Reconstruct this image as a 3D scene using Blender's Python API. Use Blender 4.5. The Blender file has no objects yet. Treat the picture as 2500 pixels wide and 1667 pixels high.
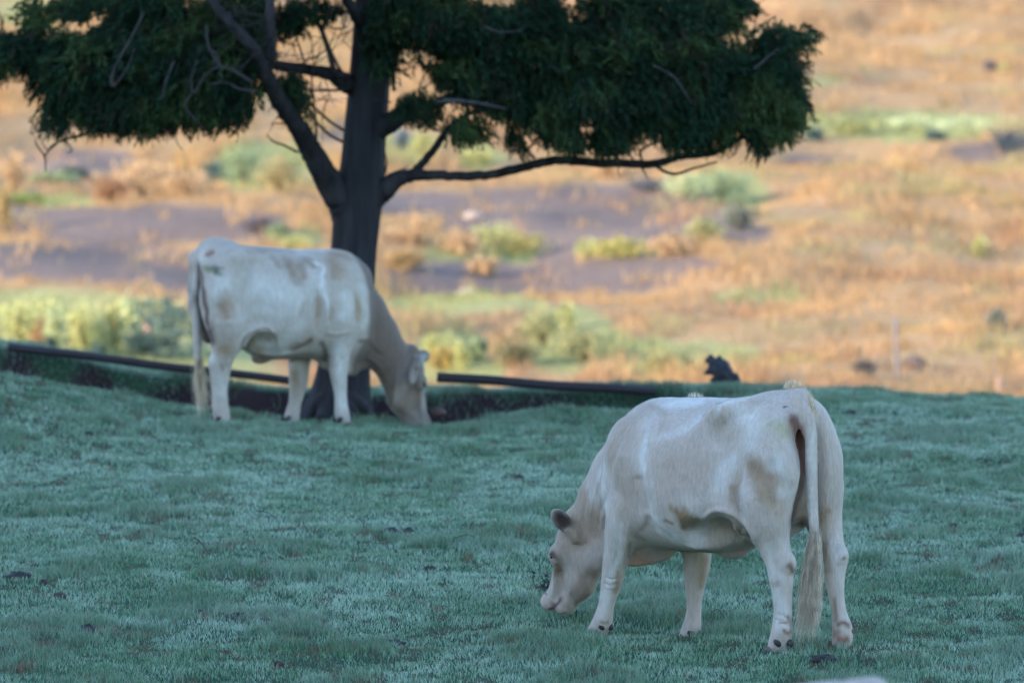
import bpy, math, random
import numpy as np
from mathutils import Vector, Matrix

# ---------------------------------------------------------------- camera, sky, sun, exposure
S = bpy.context.scene
COL = S.collection
CAMZ = 4.1
PITCH = math.atan(1104 * 0.12 / 2352)
cam = bpy.data.cameras.new('camera'); camo = bpy.data.objects.new('camera', cam); COL.objects.link(camo)
camo.location = (0, 0, CAMZ); camo.rotation_euler = (math.pi / 2 - PITCH, 0, 0)
cam.lens = 300; cam.sensor_width = 36; cam.clip_start = 1; cam.clip_end = 5000
cam.dof.use_dof = True; cam.dof.focus_distance = 45.2; cam.dof.aperture_fstop = 4.1
S.camera = camo

SUN_EL = math.radians(17); SUN_AZ = math.radians(-122)      # azimuth from +Y towards +X: behind the camera, to the left
SUN_DIR = Vector((math.sin(SUN_AZ) * math.cos(SUN_EL), math.cos(SUN_AZ) * math.cos(SUN_EL), math.sin(SUN_EL)))
w = bpy.data.worlds.new('World'); S.world = w; w.use_nodes = True
nt = w.node_tree; bg = nt.nodes['Background']
sky = nt.nodes.new('ShaderNodeTexSky'); sky.sky_type = 'NISHITA'; sky.sun_disc = False
sky.sun_elevation = SUN_EL; sky.sun_rotation = SUN_AZ
sky.ozone_density = 2.6; sky.dust_density = .4; sky.air_density = 1.0
nt.links.new(sky.outputs[0], bg.inputs[0]); bg.inputs[1].default_value = 0.15
sun = bpy.data.lights.new('sun', 'SUN'); suno = bpy.data.objects.new('sun', sun); COL.objects.link(suno)
sun.energy = 2.0; sun.angle = math.radians(0.5); sun.color = (1.0, 0.78, 0.50)
suno.rotation_euler = (-SUN_DIR).to_track_quat('-Z', 'Y').to_euler()
S.view_settings.view_transform = 'Standard'; S.view_settings.look = 'None'
S.view_settings.exposure = 2.1; S.view_settings.gamma = 1

rng = np.random.default_rng(7)
random.seed(7)
# ---------------------------------------------------------------- helpers
FPX = 0.12 / 2500                       # tangent per photograph pixel (2500 px wide)
def ray(px, py):
    a = (px - 1250) * FPX; b = (833.5 - py) * FPX
    return np.array([a, math.cos(PITCH) + b * math.sin(PITCH), -math.sin(PITCH) + b * math.cos(PITCH)])
def at_z(px, py, z=0.0):
    r = ray(px, py); t = (z - CAMZ) / r[2]; return r * t + np.array([0, 0, CAMZ])
def at_y(px, py, y):
    r = ray(px, py); return r * (y / r[1]) + np.array([0, 0, CAMZ])
D = lambda x, y: (x * 1.06293, y * 1.06293)      # whole-picture reading (2352 px) -> 2500 px

def tag(o, label=None, cat=None, group=None, kind=None):
    if label: o['label'] = label
    if cat: o['category'] = cat
    if group: o['group'] = group
    if kind: o['kind'] = kind
    return o
def mesh_obj(name, V, Fc, mat, parent=None, col=None, smooth=True):
    """V (n,3); Fc (m,k) array or list of arrays with different k."""
    V = np.asarray(V, dtype=np.float32).reshape(-1, 3)
    if not isinstance(Fc, list): Fc = [Fc]
    Fc = [np.asarray(f, dtype=np.int32) for f in Fc if len(f)]
    me = bpy.data.meshes.new(name)
    me.vertices.add(len(V)); me.vertices.foreach_set('co', V.ravel())
    idx = np.concatenate([f.ravel() for f in Fc]); tot = np.concatenate([np.full(len(f), f.shape[1], dtype=np.int32) for f in Fc])
    st = np.concatenate([[0], np.cumsum(tot)[:-1]]).astype(np.int32)
    me.loops.add(len(idx)); me.loops.foreach_set('vertex_index', idx)
    me.polygons.add(len(tot)); me.polygons.foreach_set('loop_start', st); me.polygons.foreach_set('loop_total', tot)
    me.update(calc_edges=True)
    if smooth: me.polygons.foreach_set('use_smooth', np.ones(len(tot), dtype=bool))
    if col is not None:
        a = me.color_attributes.new('col', 'FLOAT_COLOR', 'POINT')
        c = np.ones((len(V), 4), dtype=np.float32); c[:, :3] = col; a.data.foreach_set('color', c.ravel())
    me.materials.append(mat)
    o = bpy.data.objects.new(name, me); COL.objects.link(o)
    if parent: o.parent = parent
    return o
def empty(name, loc, rz=0):
    o = bpy.data.objects.new(name, None); o.location = loc; o.rotation_euler = (0, 0, rz); o.empty_display_size = .2
    COL.objects.link(o); return o
class MB:
    """collects pieces into one mesh"""
    def __init__(s): s.v = []; s.f = {}; s.c = []; s.n = 0
    def add(s, V, Fc, c=(1, 1, 1)):
        V = np.asarray(V, dtype=np.float32).reshape(-1, 3); Fc = np.asarray(Fc, dtype=np.int32)
        s.v.append(V); s.f.setdefault(Fc.shape[1], []).append(Fc + s.n); s.n += len(V)
        cc = np.zeros((len(V), 3), dtype=np.float32); cc[:] = c; s.c.append(cc)
    def build(s, name, mat, parent=None, smooth=True):
        return mesh_obj(name, np.concatenate(s.v), [np.concatenate(f) for f in s.f.values()], mat, parent, np.concatenate(s.c), smooth)
def tube(mb, pts, rad, n=8, c=(1, 1, 1), cap=True, wob=0.0):
    pts = np.asarray(pts, float); rad = np.broadcast_to(np.asarray(rad, float), (len(pts),))
    T = np.gradient(pts, axis=0); T /= np.linalg.norm(T, axis=1)[:, None] + 1e-9
    up = np.array([0.13, 0.31, 0.94]);
    if abs(T[0] @ up) > .9: up = np.array([0.95, 0.2, 0.1])
    V = []
    a = np.linspace(0, 2 * np.pi, n, endpoint=False)
    for p, t, r in zip(pts, T, rad):
        s_ = np.cross(t, up); s_ /= np.linalg.norm(s_); u = np.cross(s_, t); up = u
        rr = r * (1 + wob * rng.uniform(-1, 1, n))
        V.append(p + (np.cos(a) * rr)[:, None] * s_ + (np.sin(a) * rr)[:, None] * u)
    V = np.concatenate(V); m = len(pts); i = np.arange(n); j = (i + 1) % n
    Fq = np.concatenate([np.stack([k * n + i, k * n + j, (k + 1) * n + j, (k + 1) * n + i], 1) for k in range(m - 1)])
    if cap:
        V = np.concatenate([V, [pts[0]], [pts[-1]]]); b = m * n
        Ft = np.concatenate([np.stack([j, i, np.full(n, b)], 1), np.stack([(m - 1) * n + i, (m - 1) * n + j, np.full(n, b + 1)], 1)])
        base = mb.n; mb.add(V, Fq, c); mb.f.setdefault(3, []).append(Ft.astype(np.int32) + base)
    else: mb.add(V, Fq, c)
def spline(pts, n):
    """Catmull-Rom through rows (any width)"""
    P = np.asarray(pts, float); P = np.concatenate([[2 * P[0] - P[1]], P, [2 * P[-1] - P[-2]]]); m = len(P) - 3
    t = np.linspace(0, m - 1e-6, n); k = t.astype(int); f = (t - k)[:, None]
    a, b, c, d = P[k], P[k + 1], P[k + 2], P[k + 3]
    return .5 * ((2 * b) + (-a + c) * f + (2 * a - 5 * b + 4 * c - d) * f * f + (-a + 3 * b - 3 * c + d) * f ** 3)

def sm(t): t = np.clip(t, 0, 1); return t * t * (3 - 2 * t)
def to_px(x, y, z):
    """where a place of the land falls in the photograph (2352 px reading): used only to lay out the fields of the far slope"""
    dy, dz = y, z - CAMZ; c, s_ = math.cos(PITCH), math.sin(PITCH); d = dy * c - dz * s_; v = dy * s_ + dz * c
    return (1250 + x / d / FPX) / 1.06293, (833.5 - v / d / FPX) / 1.06293

# value noise (any dimension 2/3), vectorised
def _h(*a):
    s_ = np.zeros(a[0].shape, dtype=np.uint64)
    for i, v in enumerate(a): s_ = (s_ ^ (v.astype(np.int64).astype(np.uint64) * np.uint64([73856093, 19349663, 83492791, 29986577][i]))) * np.uint64(6364136223846793005) + np.uint64(1442695040888963407)
    s_ ^= s_ >> np.uint64(29); s_ *= np.uint64(0xBF58476D1CE4E5B9); s_ ^= s_ >> np.uint64(32)
    return (s_ & np.uint64(0xFFFFFF)).astype(np.float64) / float(0xFFFFFF)
def vnoise(seed, *p):
    p = [np.asarray(q, float) for q in p]; i = [np.floor(q) for q in p]; f = [q - r for q, r in zip(p, i)]; f = [q * q * (3 - 2 * q) for q in f]
    out = 0; n = len(p)
    for c in range(1 << n):
        wgt = 1; idx = []
        for d in range(n):
            b = (c >> d) & 1; idx.append(i[d] + b); wgt = wgt * (f[d] if b else 1 - f[d])
        out = out + wgt * _h(np.full(p[0].shape, float(seed)), *idx)
    return out * 2 - 1
def fbm(seed, *p, oct=4):
    s_ = 0; a = 1; t = 0
    for o in range(oct): s_ = s_ + a * vnoise(seed + o * 17, *[np.asarray(q) * 2.03 ** o for q in p]); t += a; a *= .5
    return s_ / t

# materials
def new_mat(name, rough=.8, spec=.3):
    m = bpy.data.materials.new(name); m.use_nodes = True; n = m.node_tree; b = n.nodes['Principled BSDF']
    b.inputs['Roughness'].default_value = rough; b.inputs['Specular IOR Level'].default_value = spec
    return m, n, b
def attr_mat(name, rough=.8, spec=.3, nscale=6., namt=.25, bump=0., bscale=60., stretch=(1, 1, 1), gain=1., transl=0.):
    """base colour = mesh colour x procedural noise; optional bump; optional translucency for leaves and blades"""
    m, n, b = new_mat(name, rough, spec); L = n.links.new
    at = n.nodes.new('ShaderNodeVertexColor'); at.layer_name = 'col'
    tc = n.nodes.new('ShaderNodeTexCoord'); mp = n.nodes.new('ShaderNodeMapping'); mp.inputs['Scale'].default_value = stretch
    L(tc.outputs['Object'], mp.inputs[0])
    nz = n.nodes.new('ShaderNodeTexNoise'); nz.inputs['Scale'].default_value = nscale; nz.inputs['Detail'].default_value = 5; L(mp.outputs[0], nz.inputs[0])
    mr = n.nodes.new('ShaderNodeMapRange'); mr.inputs['From Min'].default_value = .25; mr.inputs['From Max'].default_value = .75
    mr.inputs['To Min'].default_value = gain * (1 - namt); mr.inputs['To Max'].default_value = gain * (1 + namt); L(nz.outputs[0], mr.inputs[0])
    mx = n.nodes.new('ShaderNodeVectorMath'); mx.operation = 'SCALE'; L(at.outputs[0], mx.inputs[0]); L(mr.outputs[0], mx.inputs['Scale'])
    L(mx.outputs[0], b.inputs['Base Color'])
    if bump:
        n2 = n.nodes.new('ShaderNodeTexNoise'); n2.inputs['Scale'].default_value = bscale; n2.inputs['Detail'].default_value = 6; L(mp.outputs[0], n2.inputs[0])
        bp = n.nodes.new('ShaderNodeBump'); bp.inputs['Strength'].default_value = 1; bp.inputs['Distance'].default_value = bump
        L(n2.outputs[0], bp.inputs['Height']); L(bp.outputs[0], b.inputs['Normal'])
    if transl:
        tr = n.nodes.new('ShaderNodeBsdfTranslucent'); L(mx.outputs[0], tr.inputs[0]); ms = n.nodes.new('ShaderNodeMixShader'); ms.inputs[0].default_value = transl
        L(b.outputs[0], ms.inputs[1]); L(tr.outputs[0], ms.inputs[2]); L(ms.outputs[0], n.nodes['Material Output'].inputs[0])
    return m

# signed-distance sculpting: smooth unions on a grid, then surface nets -> one continuous skin
class Field:
    def __init__(s, lo, hi, h):
        s.lo = np.array(lo, float); s.h = h; n = np.ceil((np.array(hi) - s.lo) / h).astype(int) + 1
        s.F = np.full(n, .3, dtype=np.float32); s.n = n
    def _sub(s, lo, hi):
        a = np.clip(np.floor((np.array(lo) - s.lo) / s.h).astype(int), 0, s.n); b = np.clip(np.ceil((np.array(hi) - s.lo) / s.h).astype(int) + 1, 0, s.n)
        X, Y, Z = np.meshgrid(*[(s.lo[i] + s.h * np.arange(a[i], b[i])).astype(np.float32) for i in range(3)], indexing='ij', sparse=True)
        return tuple(slice(a[i], b[i]) for i in range(3)), X, Y, Z
    def _mix(s, sl, d, k, sub=False):
        F = s.F[sl]
        if sub: F = -F
        h = np.clip(k - np.abs(F - d), 0, None) / k if not sub else np.clip(k - np.abs(F - d), 0, None) / k
        r = np.minimum(F, d) - h * h * k * .25
        if sub:   # smooth subtraction: max(F, -d)
            F0 = s.F[sl]; d2 = -d; h = np.clip(k - np.abs(F0 - d2), 0, None) / k; r = np.maximum(F0, d2) + h * h * k * .25
        s.F[sl] = r
    def cone(s, a, b, ra, rb, k=.04, flat=1., axis=(0, 1, 0), sub=False):
        a = np.array(a, float); b = np.array(b, float); ax = np.array(axis, float); ax /= np.linalg.norm(ax)
        m = max(ra, rb) * max(1, flat) + k + .02
        sl, X, Y, Z = s._sub(np.minimum(a, b) - m, np.maximum(a, b) + m)
        c = (a + b) / 2
        e = (X - c[0]) * ax[0] + (Y - c[1]) * ax[1] + (Z - c[2]) * ax[2]
        q = (1 / flat - 1) * e
        X_, Y_, Z_ = X + q * ax[0], Y + q * ax[1], Z + q * ax[2]
        a2 = a + (1 / flat - 1) * ((a - c) @ ax) * ax; b2 = b + (1 / flat - 1) * ((b - c) @ ax) * ax
        d = b2 - a2; L2 = d @ d + 1e-12
        t = np.clip(((X_ - a2[0]) * d[0] + (Y_ - a2[1]) * d[1] + (Z_ - a2[2]) * d[2]) / L2, 0, 1)
        dist = np.sqrt((X_ - a2[0] - t * d[0]) ** 2 + (Y_ - a2[1] - t * d[1]) ** 2 + (Z_ - a2[2] - t * d[2]) ** 2) - (ra + (rb - ra) * t)
        if flat < 1: dist = dist * (flat ** .5)
        s._mix(sl, dist, k, sub)
    def chain(s, pts, k=.04, flat=1., axis=(0, 1, 0), sub=False):
        """limb: segments joined without swelling, then blended once into the rest"""
        q = np.array([p[:4] for p in pts], float); T = Field(q[:, :3].min(0) - q[:, 3].max() - k - .03, q[:, :3].max(0) + q[:, 3].max() + k + .03, s.h)
        off = np.round((T.lo - s.lo) / s.h).astype(int); T.lo = s.lo + off * s.h
        for a, b in zip(q[:-1], q[1:]): T.cone(a[:3], b[:3], a[3], b[3], .012, flat, axis)
        A = np.maximum(off, 0); B = np.minimum(off + T.n, s.n)
        s._mix(tuple(slice(A[i], B[i]) for i in range(3)), T.F[tuple(slice(A[i] - off[i], B[i] - off[i]) for i in range(3))], k, sub)
    def ball(s, c, r, k=.04, R=None, sub=False):
        c = np.array(c, float); r = np.broadcast_to(np.array(r, float), (3,)); m = r.max() + k + .02
        sl, X, Y, Z = s._sub(c - m, c + m); X = X - c[0]; Y = Y - c[1]; Z = Z - c[2]
        if R is not None: X, Y, Z = (X * R[0][0] + Y * R[1][0] + Z * R[2][0], X * R[0][1] + Y * R[1][1] + Z * R[2][1], X * R[0][2] + Y * R[1][2] + Z * R[2][2])
        k0 = np.sqrt((X / r[0]) ** 2 + (Y / r[1]) ** 2 + (Z / r[2]) ** 2); k1 = np.sqrt((X / r[0] ** 2) ** 2 + (Y / r[1] ** 2) ** 2 + (Z / r[2] ** 2) ** 2) + 1e-6
        s._mix(sl, k0 * (k0 - 1) / k1, k, sub)
    def loft(s, st, k=.03):
        """st rows: x, z_top, z_bottom, z_widest, half_width ; egg sections along x"""
        st = np.array(st, float); xs = np.linspace(st[0, 0], st[-1, 0], 60)
        fine = spline(st, 240); o = np.argsort(fine[:, 0]); fine = fine[o]
        sl, X, Y, Z = s._sub((st[0, 0], -.5, st[:, 2].min() - .05), (st[-1, 0], .5, st[:, 1].max() + .05))
        x = X.ravel(); g = lambda i: np.interp(x, fine[:, 0], fine[:, i])[:, None, None]
        zt, zb, zw, w_ = g(1), g(2), g(3), g(4)
        h = np.where(Z > zw, np.maximum(zt - zw, .01), np.maximum(zw - zb, .01))
        u = np.abs(Y) / w_; v = np.abs(Z - zw) / h
        k0 = (u ** 2.15 + v ** 2.15) ** (1 / 2.15); k1 = np.sqrt((u / w_) ** 2 + (v / h) ** 2) / np.maximum(np.sqrt(u * u + v * v), 1e-5)
        d = (k0 - 1) / np.maximum(k1, 1e-3) * np.maximum(1, 0)
        # close the ends
        e = np.maximum(st[0, 0] - X, X - st[-1, 0])
        s._mix(sl, np.maximum(d, e + 0 * d).astype(np.float32), k)
    def mesh(s):
        F = s.F; n = F.shape
        for a in range(3):
            for e in (0, 1, -1, -2): F[tuple(e if i == a else slice(None) for i in range(3))] = .05
        ins = F < 0
        cs = [ins[i:n[0] - 1 + i, j:n[1] - 1 + j, l:n[2] - 1 + l] for i in (0, 1) for j in (0, 1) for l in (0, 1)]
        cnt = sum(c.astype(np.int8) for c in cs); act = (cnt > 0) & (cnt < 8); I = np.argwhere(act); idx = -np.ones(act.shape, dtype=np.int32); idx[act] = np.arange(len(I))
        acc = np.zeros((len(I), 3)); num = np.zeros(len(I)); corners = [(i, j, l) for i in (0, 1) for j in (0, 1) for l in (0, 1)]
        val = {c: F[I[:, 0] + c[0], I[:, 1] + c[1], I[:, 2] + c[2]] for c in corners}
        for c in corners:
            for ax in range(3):
                if c[ax]: continue
                c2 = list(c); c2[ax] = 1; c2 = tuple(c2); a, b = val[c], val[c2]; m = (a < 0) != (b < 0)
                t = np.where(m, a / np.where(m, a - b, 1), 0); p = np.zeros((len(I), 3)); p[:] = c; p[:, ax] += t; acc[m] += p[m]; num += m
        V = (I + acc / num[:, None]) * s.h + s.lo; Q = []
        for ax in range(3):
            a = [slice(None)] * 3; b = [slice(None)] * 3; a[ax] = slice(0, -1); b[ax] = slice(1, None)
            A_, B_ = ins[tuple(a)], ins[tuple(b)]
            for flip, msk in ((0, A_ & ~B_), (1, ~A_ & B_)):
                E_ = np.argwhere(msk); o1, o2 = [(1, 2), (2, 0), (0, 1)][ax]
                def cell(d1, d2): c = E_.copy(); c[:, o1] -= d1; c[:, o2] -= d2; return idx[c[:, 0], c[:, 1], c[:, 2]]
                q = np.stack([cell(1, 1), cell(0, 1), cell(0, 0), cell(1, 0)], 1)
                Q.append(q[:, ::-1] if flip else q)
        return V, np.concatenate(Q)
def relax(V, Q, it=2, f=.5):
    e = np.concatenate([Q[:, [0, 1]], Q[:, [1, 2]], Q[:, [2, 3]], Q[:, [3, 0]]]); e = np.concatenate([e, e[:, ::-1]])
    n = np.bincount(e[:, 0], minlength=len(V))[:, None]
    for _ in range(it):
        for g in (f, -f * 1.03):      # Taubin: keeps the volume
            s_ = np.stack([np.bincount(e[:, 0], V[e[:, 1], a], minlength=len(V)) for a in range(3)], 1) / np.maximum(n, 1); V = V + g * (s_ - V)
    return V
def vnormals(V, Q):
    fn = np.cross(V[Q[:, 2]] - V[Q[:, 0]], V[Q[:, 3]] - V[Q[:, 1]]); N = np.zeros_like(V)
    for i in range(4):
        for a in range(3): N[:, a] += np.bincount(Q[:, i], fn[:, a], minlength=len(V))
    return N / (np.linalg.norm(N, axis=1)[:, None] + 1e-12)
# ---------------------------------------------------------------- the lie of the land
GRASS_H = .035
def hollow(x): return 1 - sm((x - .7) / 1.3)
def bank_z(x): return np.interp(x, [-30, -6, -3.9, -2.8, -2.0, -.6, .95, 1.8, 4.1, 8, 30], [1.3, .50, .275, .065, -.05, -.085, -.035, -.035, -.15, -.3, -1.2])
def lip_y(x): return 64.15 + .22 * vnoise(3, x / .8, x * 0) + .10 * vnoise(4, x / .25, x * 0) - .25 * sm((-x - 2.5) / 1.5) + .35 * np.exp(-((x + .7) / .6) ** 2)
def land(x, y):
    """height of the ground (tops of the grass stand GRASS_H above it)"""
    x = np.asarray(x, float); y = np.asarray(y, float)
    z = .030 * fbm(11, x / 1.3, y / 2.6, oct=3) + .016 * vnoise(12, x / .4, y / .75) + .006 * vnoise(13, x / .15, y / .25)
    z = z + .31 * sm((-x - 2.2) / 1.9) * sm((y - 56) / 8) * (1 + .1 * (np.abs(x) > 4) * (np.abs(x) - 4)) - sm((y - 61.9) / 1.8) * (1 - sm((y - 64.35) / .5)) * np.maximum(.155 * np.exp(-((x + .60) / .55) ** 2), .10 * np.exp(-((x + 1.3) / .5) ** 2))
    ly = lip_y(x); m = hollow(x); by = 66.9 + .15 * vnoise(5, x / .9, x * 0)
    zb = bank_z(x) - .07 * np.maximum(y - 67.5, 0) + .02 * vnoise(6, x / .5, y / .8)
    zh = np.minimum(-.42, zb - .42)
    t1 = sm((y - ly) / .45); t2 = sm((y - by) / .40)
    zc = z * (1 - t1) + zh * t1; zc = zc * (1 - t2) + zb * t2
    t3 = sm((y - 63.5) / 4.5); zo = z * (1 - t3) + zb * t3
    z = m * zc + (1 - m) * zo
    fall = -.30 * np.maximum(y - 69.6, 0) ** 1.0 * sm((y - 69.2) / 2.5)
    hill = -5.0 + (y - 100) * .05 + .55 * fbm(21, x / 9, y / 14, oct=3) * sm((y - 105) / 20) + .20 * vnoise(23, x / 2.2, y / 4) * sm((y - 105) / 20)
    hill = hill + .12 * np.maximum(y - 240, 0) * .35
    zf = z + fall; k = 1.5; h = np.clip(.5 + .5 * (zf - hill) / k, 0, 1); s_ = hill * (1 - h) + zf * h + k * h * (1 - h)
    return np.where(y < 72, np.where(y < 69.2, z, zf), s_) - GRASS_H
def on_land(X, Y, y0=60., y1=400.):
    """first place on the land along the ray of a whole-picture reading"""
    r = ray(X * 1.06293, Y * 1.06293); t = np.linspace(y0, y1, 4000); z = CAMZ + r[2] / r[1] * t; x = r[0] / r[1] * t; h = land(x, t); k = np.argmax(z < h)
    return np.array([x[k], t[k], h[k]])

# fields of the far slope: centre and radii on the picture reading, kind
SOIL = [(1330, 500, 365, 80), (1000, 480, 170, 38), (1150, 642, 450, 38), (1500, 610, 170, 22), (1290, 590, 45, 50), (330, 515, 350, 46), (190, 602, 310, 46), (430, 640, 90, 40), (190, 372, 130, 34), (1890, 372, 90, 16), (2280, 352, 120, 24),
        (1560, 440, 90, 22), (1700, 530, 90, 22), (600, 520, 60, 25), (60, 500, 90, 20), (1030, 640, 180, 22), (770, 300, 50, 30)]
GREEN = [(230, 830, 400, 110), (1050, 850, 120, 40), (2080, 290, 290, 36), (600, 385, 120, 60), (1130, 578, 160, 34), (1450, 575, 140, 24), (200, 740, 270, 60), (1040, 810, 80, 50), (1310, 780, 120, 80), (1660, 445, 110, 55), (1080, 700, 200, 24), (130, 462, 90, 15), (700, 560, 60, 26), (930, 350, 90, 40),
         (100, 690, 200, 30), (1100, 360, 60, 30), (1880, 190, 60, 12), (60, 30, 90, 40), (1750, 690, 120, 20), (1560, 820, 200, 40)]
def fieldmap(x, y, z):
    X, Y = to_px(x, y, z); wx = 28 * fbm(51, X / 70, Y / 26, oct=4); wy = 13 * fbm(52, X / 60, Y / 22, oct=4)
    def g(L):
        m = np.zeros(np.shape(X))
        for a, b, rx, ry in L: d = np.sqrt(((X + wx - a) / rx) ** 2 + ((Y + wy - b) / ry) ** 2); m = np.maximum(m, sm((1.12 - d) / .26))
        return m
    inside = (Y > -60) & (Y < 900) & (X > -150) & (X < 2500)
    far = sm((fbm(61, x / 9, y / 20, oct=3) - .12) / .15)
    soil = np.where(inside, g(SOIL), far * .6); green = np.where(inside, g(GREEN), sm((fbm(62, x / 7, y / 14, oct=3) - .15) / .15))
    return soil, green * (1 - soil), X, Y

def axis_coords(segs):
    out = [np.arange(a, b, d) for a, b, d in segs]; return np.concatenate(out + [[segs[-1][1]]])
xs = axis_coords([(-2500, -500, 250), (-500, -100, 40), (-100, -32, 8), (-32, -9, .8), (-9, -6.6, .25), (-6.6, 6.6, .07), (6.6, 9, .25), (9, 32, .8), (32, 100, 8), (100, 500, 40), (500, 2500, 250)])
ys = axis_coords([(-600, -100, 100), (-100, 20, 15), (20, 40, 1.0), (40, 63.2, .09), (63.2, 68.6, .05), (68.6, 72, .12), (72, 122, 1.2), (122, 235, .42), (235, 500, 8), (500, 3600, 120)])
Xg, Yg = np.meshgrid(xs, ys); Zg = land(Xg, Yg)
soil, green, _, _ = fieldmap(Xg, Yg, Zg)
def C(*c): return np.array(c, float)
cg = np.zeros(Xg.shape + (3,))
n1 = fbm(71, Xg / .9, Yg / 2.0, oct=4)[..., None]; n2 = fbm(72, Xg / .25, Yg / .6, oct=3)[..., None]
turf = C(.035, .075, .042) * (1 - sm((np.abs(Xg) - 5.4) / .8)[..., None]) + C(.11, .215, .15) * sm((np.abs(Xg) - 5.4) / .8)[..., None] + n1 * C(.012, .02, .012) + n2 * C(.01, .012, .008)
n3 = fbm(73, Xg / 1.8, Yg / 3.5, oct=4)[..., None]
dry = C(.40, .265, .145) + n3 * C(.09, .07, .05); grn = C(.34, .33, .15) + n3 * C(.08, .06, .04); sl = C(.205, .155, .135) + n3 * C(.045, .035, .03)
hillc = dry * (1 - green[..., None]) + grn * green[..., None]; hillc = hillc * (1 - soil[..., None]) + sl * soil[..., None]
th = sm((Yg - 72) / 25)[..., None]; cg = turf * (1 - th) + hillc * th
# bare earth of the hollow and of the bank
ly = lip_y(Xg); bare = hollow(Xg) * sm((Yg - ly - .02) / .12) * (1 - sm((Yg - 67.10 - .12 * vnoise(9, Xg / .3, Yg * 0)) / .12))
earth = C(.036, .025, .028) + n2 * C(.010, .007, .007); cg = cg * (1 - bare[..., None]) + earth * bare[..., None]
cg = np.clip(cg, .008, .9)
ny, nx = Xg.shape; I = np.arange(ny * nx).reshape(ny, nx); Fq = np.stack([I[:-1, :-1], I[:-1, 1:], I[1:, 1:], I[1:, :-1]], -1).reshape(-1, 4)
ground_mat = attr_mat('earth and turf', .95, .05, 3.0, .16, .02, 9.)
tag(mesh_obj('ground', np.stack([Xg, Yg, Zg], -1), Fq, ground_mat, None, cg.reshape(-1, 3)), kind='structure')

# unseen hill added to the left, out of the picture, shaped to shade the pasture
def shade_ridge():
    a = np.linspace(-170, 60, 74); b = np.linspace(-1, 1, 41); A_, B_ = np.meshgrid(a, b, indexing='ij')
    H_ = 50 * sm((a + 170) / 60) * (1 - sm((a - 12) / 46)); x = -88 + B_ * 46 + 4 * vnoise(81, A_ / 30, B_)
    z = H_[:, None] * (np.cos(B_ * np.pi) * .5 + .5) ** .8 * (1 + .10 * fbm(82, A_ / 14, B_ * 3)) - 1.2
    m, n = A_.shape; I = np.arange(m * n).reshape(m, n); F_ = np.stack([I[:-1, :-1], I[1:, :-1], I[1:, 1:], I[:-1, 1:]], -1).reshape(-1, 4)
    c = np.tile(C(.10, .10, .05), (m * n, 1)) * (1 + .3 * fbm(83, A_ / 5, B_ * 9).reshape(-1, 1))
    tag(mesh_obj('hill', np.stack([x, A_, z], -1), F_, ground_mat, None, c), kind='structure')  # added out of view to keep the sun off the pasture
shade_ridge()

# ---------------------------------------------------------------- blades
def blades(name, x, y, z, h, w_, lean, cols, mat, tipc=None, tipmix=.0, seg=2, seed=1, kind='stuff', parent=None):
    r = np.random.default_rng(seed); n = len(x); az = r.uniform(0, 2 * np.pi, n); la = r.uniform(0, 2 * np.pi, n); L_ = lean * r.uniform(.2, 1.0, n)
    wx, wy = np.cos(az) * w_ / 2, np.sin(az) * w_ / 2; lx, ly_ = np.cos(la) * L_ * h, np.sin(la) * L_ * h
    root = np.stack([x, y, z], 1); t = [0, .55, 1.] ; V = np.zeros((n, 5, 3), dtype=np.float32); Wd = np.stack([wx, wy, 0 * wx], 1)
    mid = root + np.stack([lx * .32, ly_ * .32, h * .58], 1); tip = root + np.stack([lx, ly_, h * np.sqrt(np.clip(1 - .55 * L_ ** 2, .2, 1))], 1)
    V[:, 0] = root - Wd; V[:, 1] = root + Wd; V[:, 2] = mid + Wd * .8; V[:, 3] = mid - Wd * .8; V[:, 4] = tip
    b = (np.arange(n) * 5)[:, None]; Q = b + np.array([[0, 1, 2, 3]]); T = b + np.array([[3, 2, 4]])
    cc = np.repeat(cols[:, None], 5, 1)
    if tipc is not None: cc[:, 4] = cc[:, 4] * (1 - tipmix[:, None]) + tipc * tipmix[:, None]; cc[:, 2:4] = cc[:, 2:4] * (1 - .5 * tipmix[:, None, None]) + tipc * .5 * tipmix[:, None, None]
    return tag(mesh_obj(name, V.reshape(-1, 3), [Q, T], mat, parent, cc.reshape(-1, 3), smooth=False), kind=kind)
blade_mat = attr_mat('grass blades', .55, .35, 2.5, .10, transl=.30)
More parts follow.
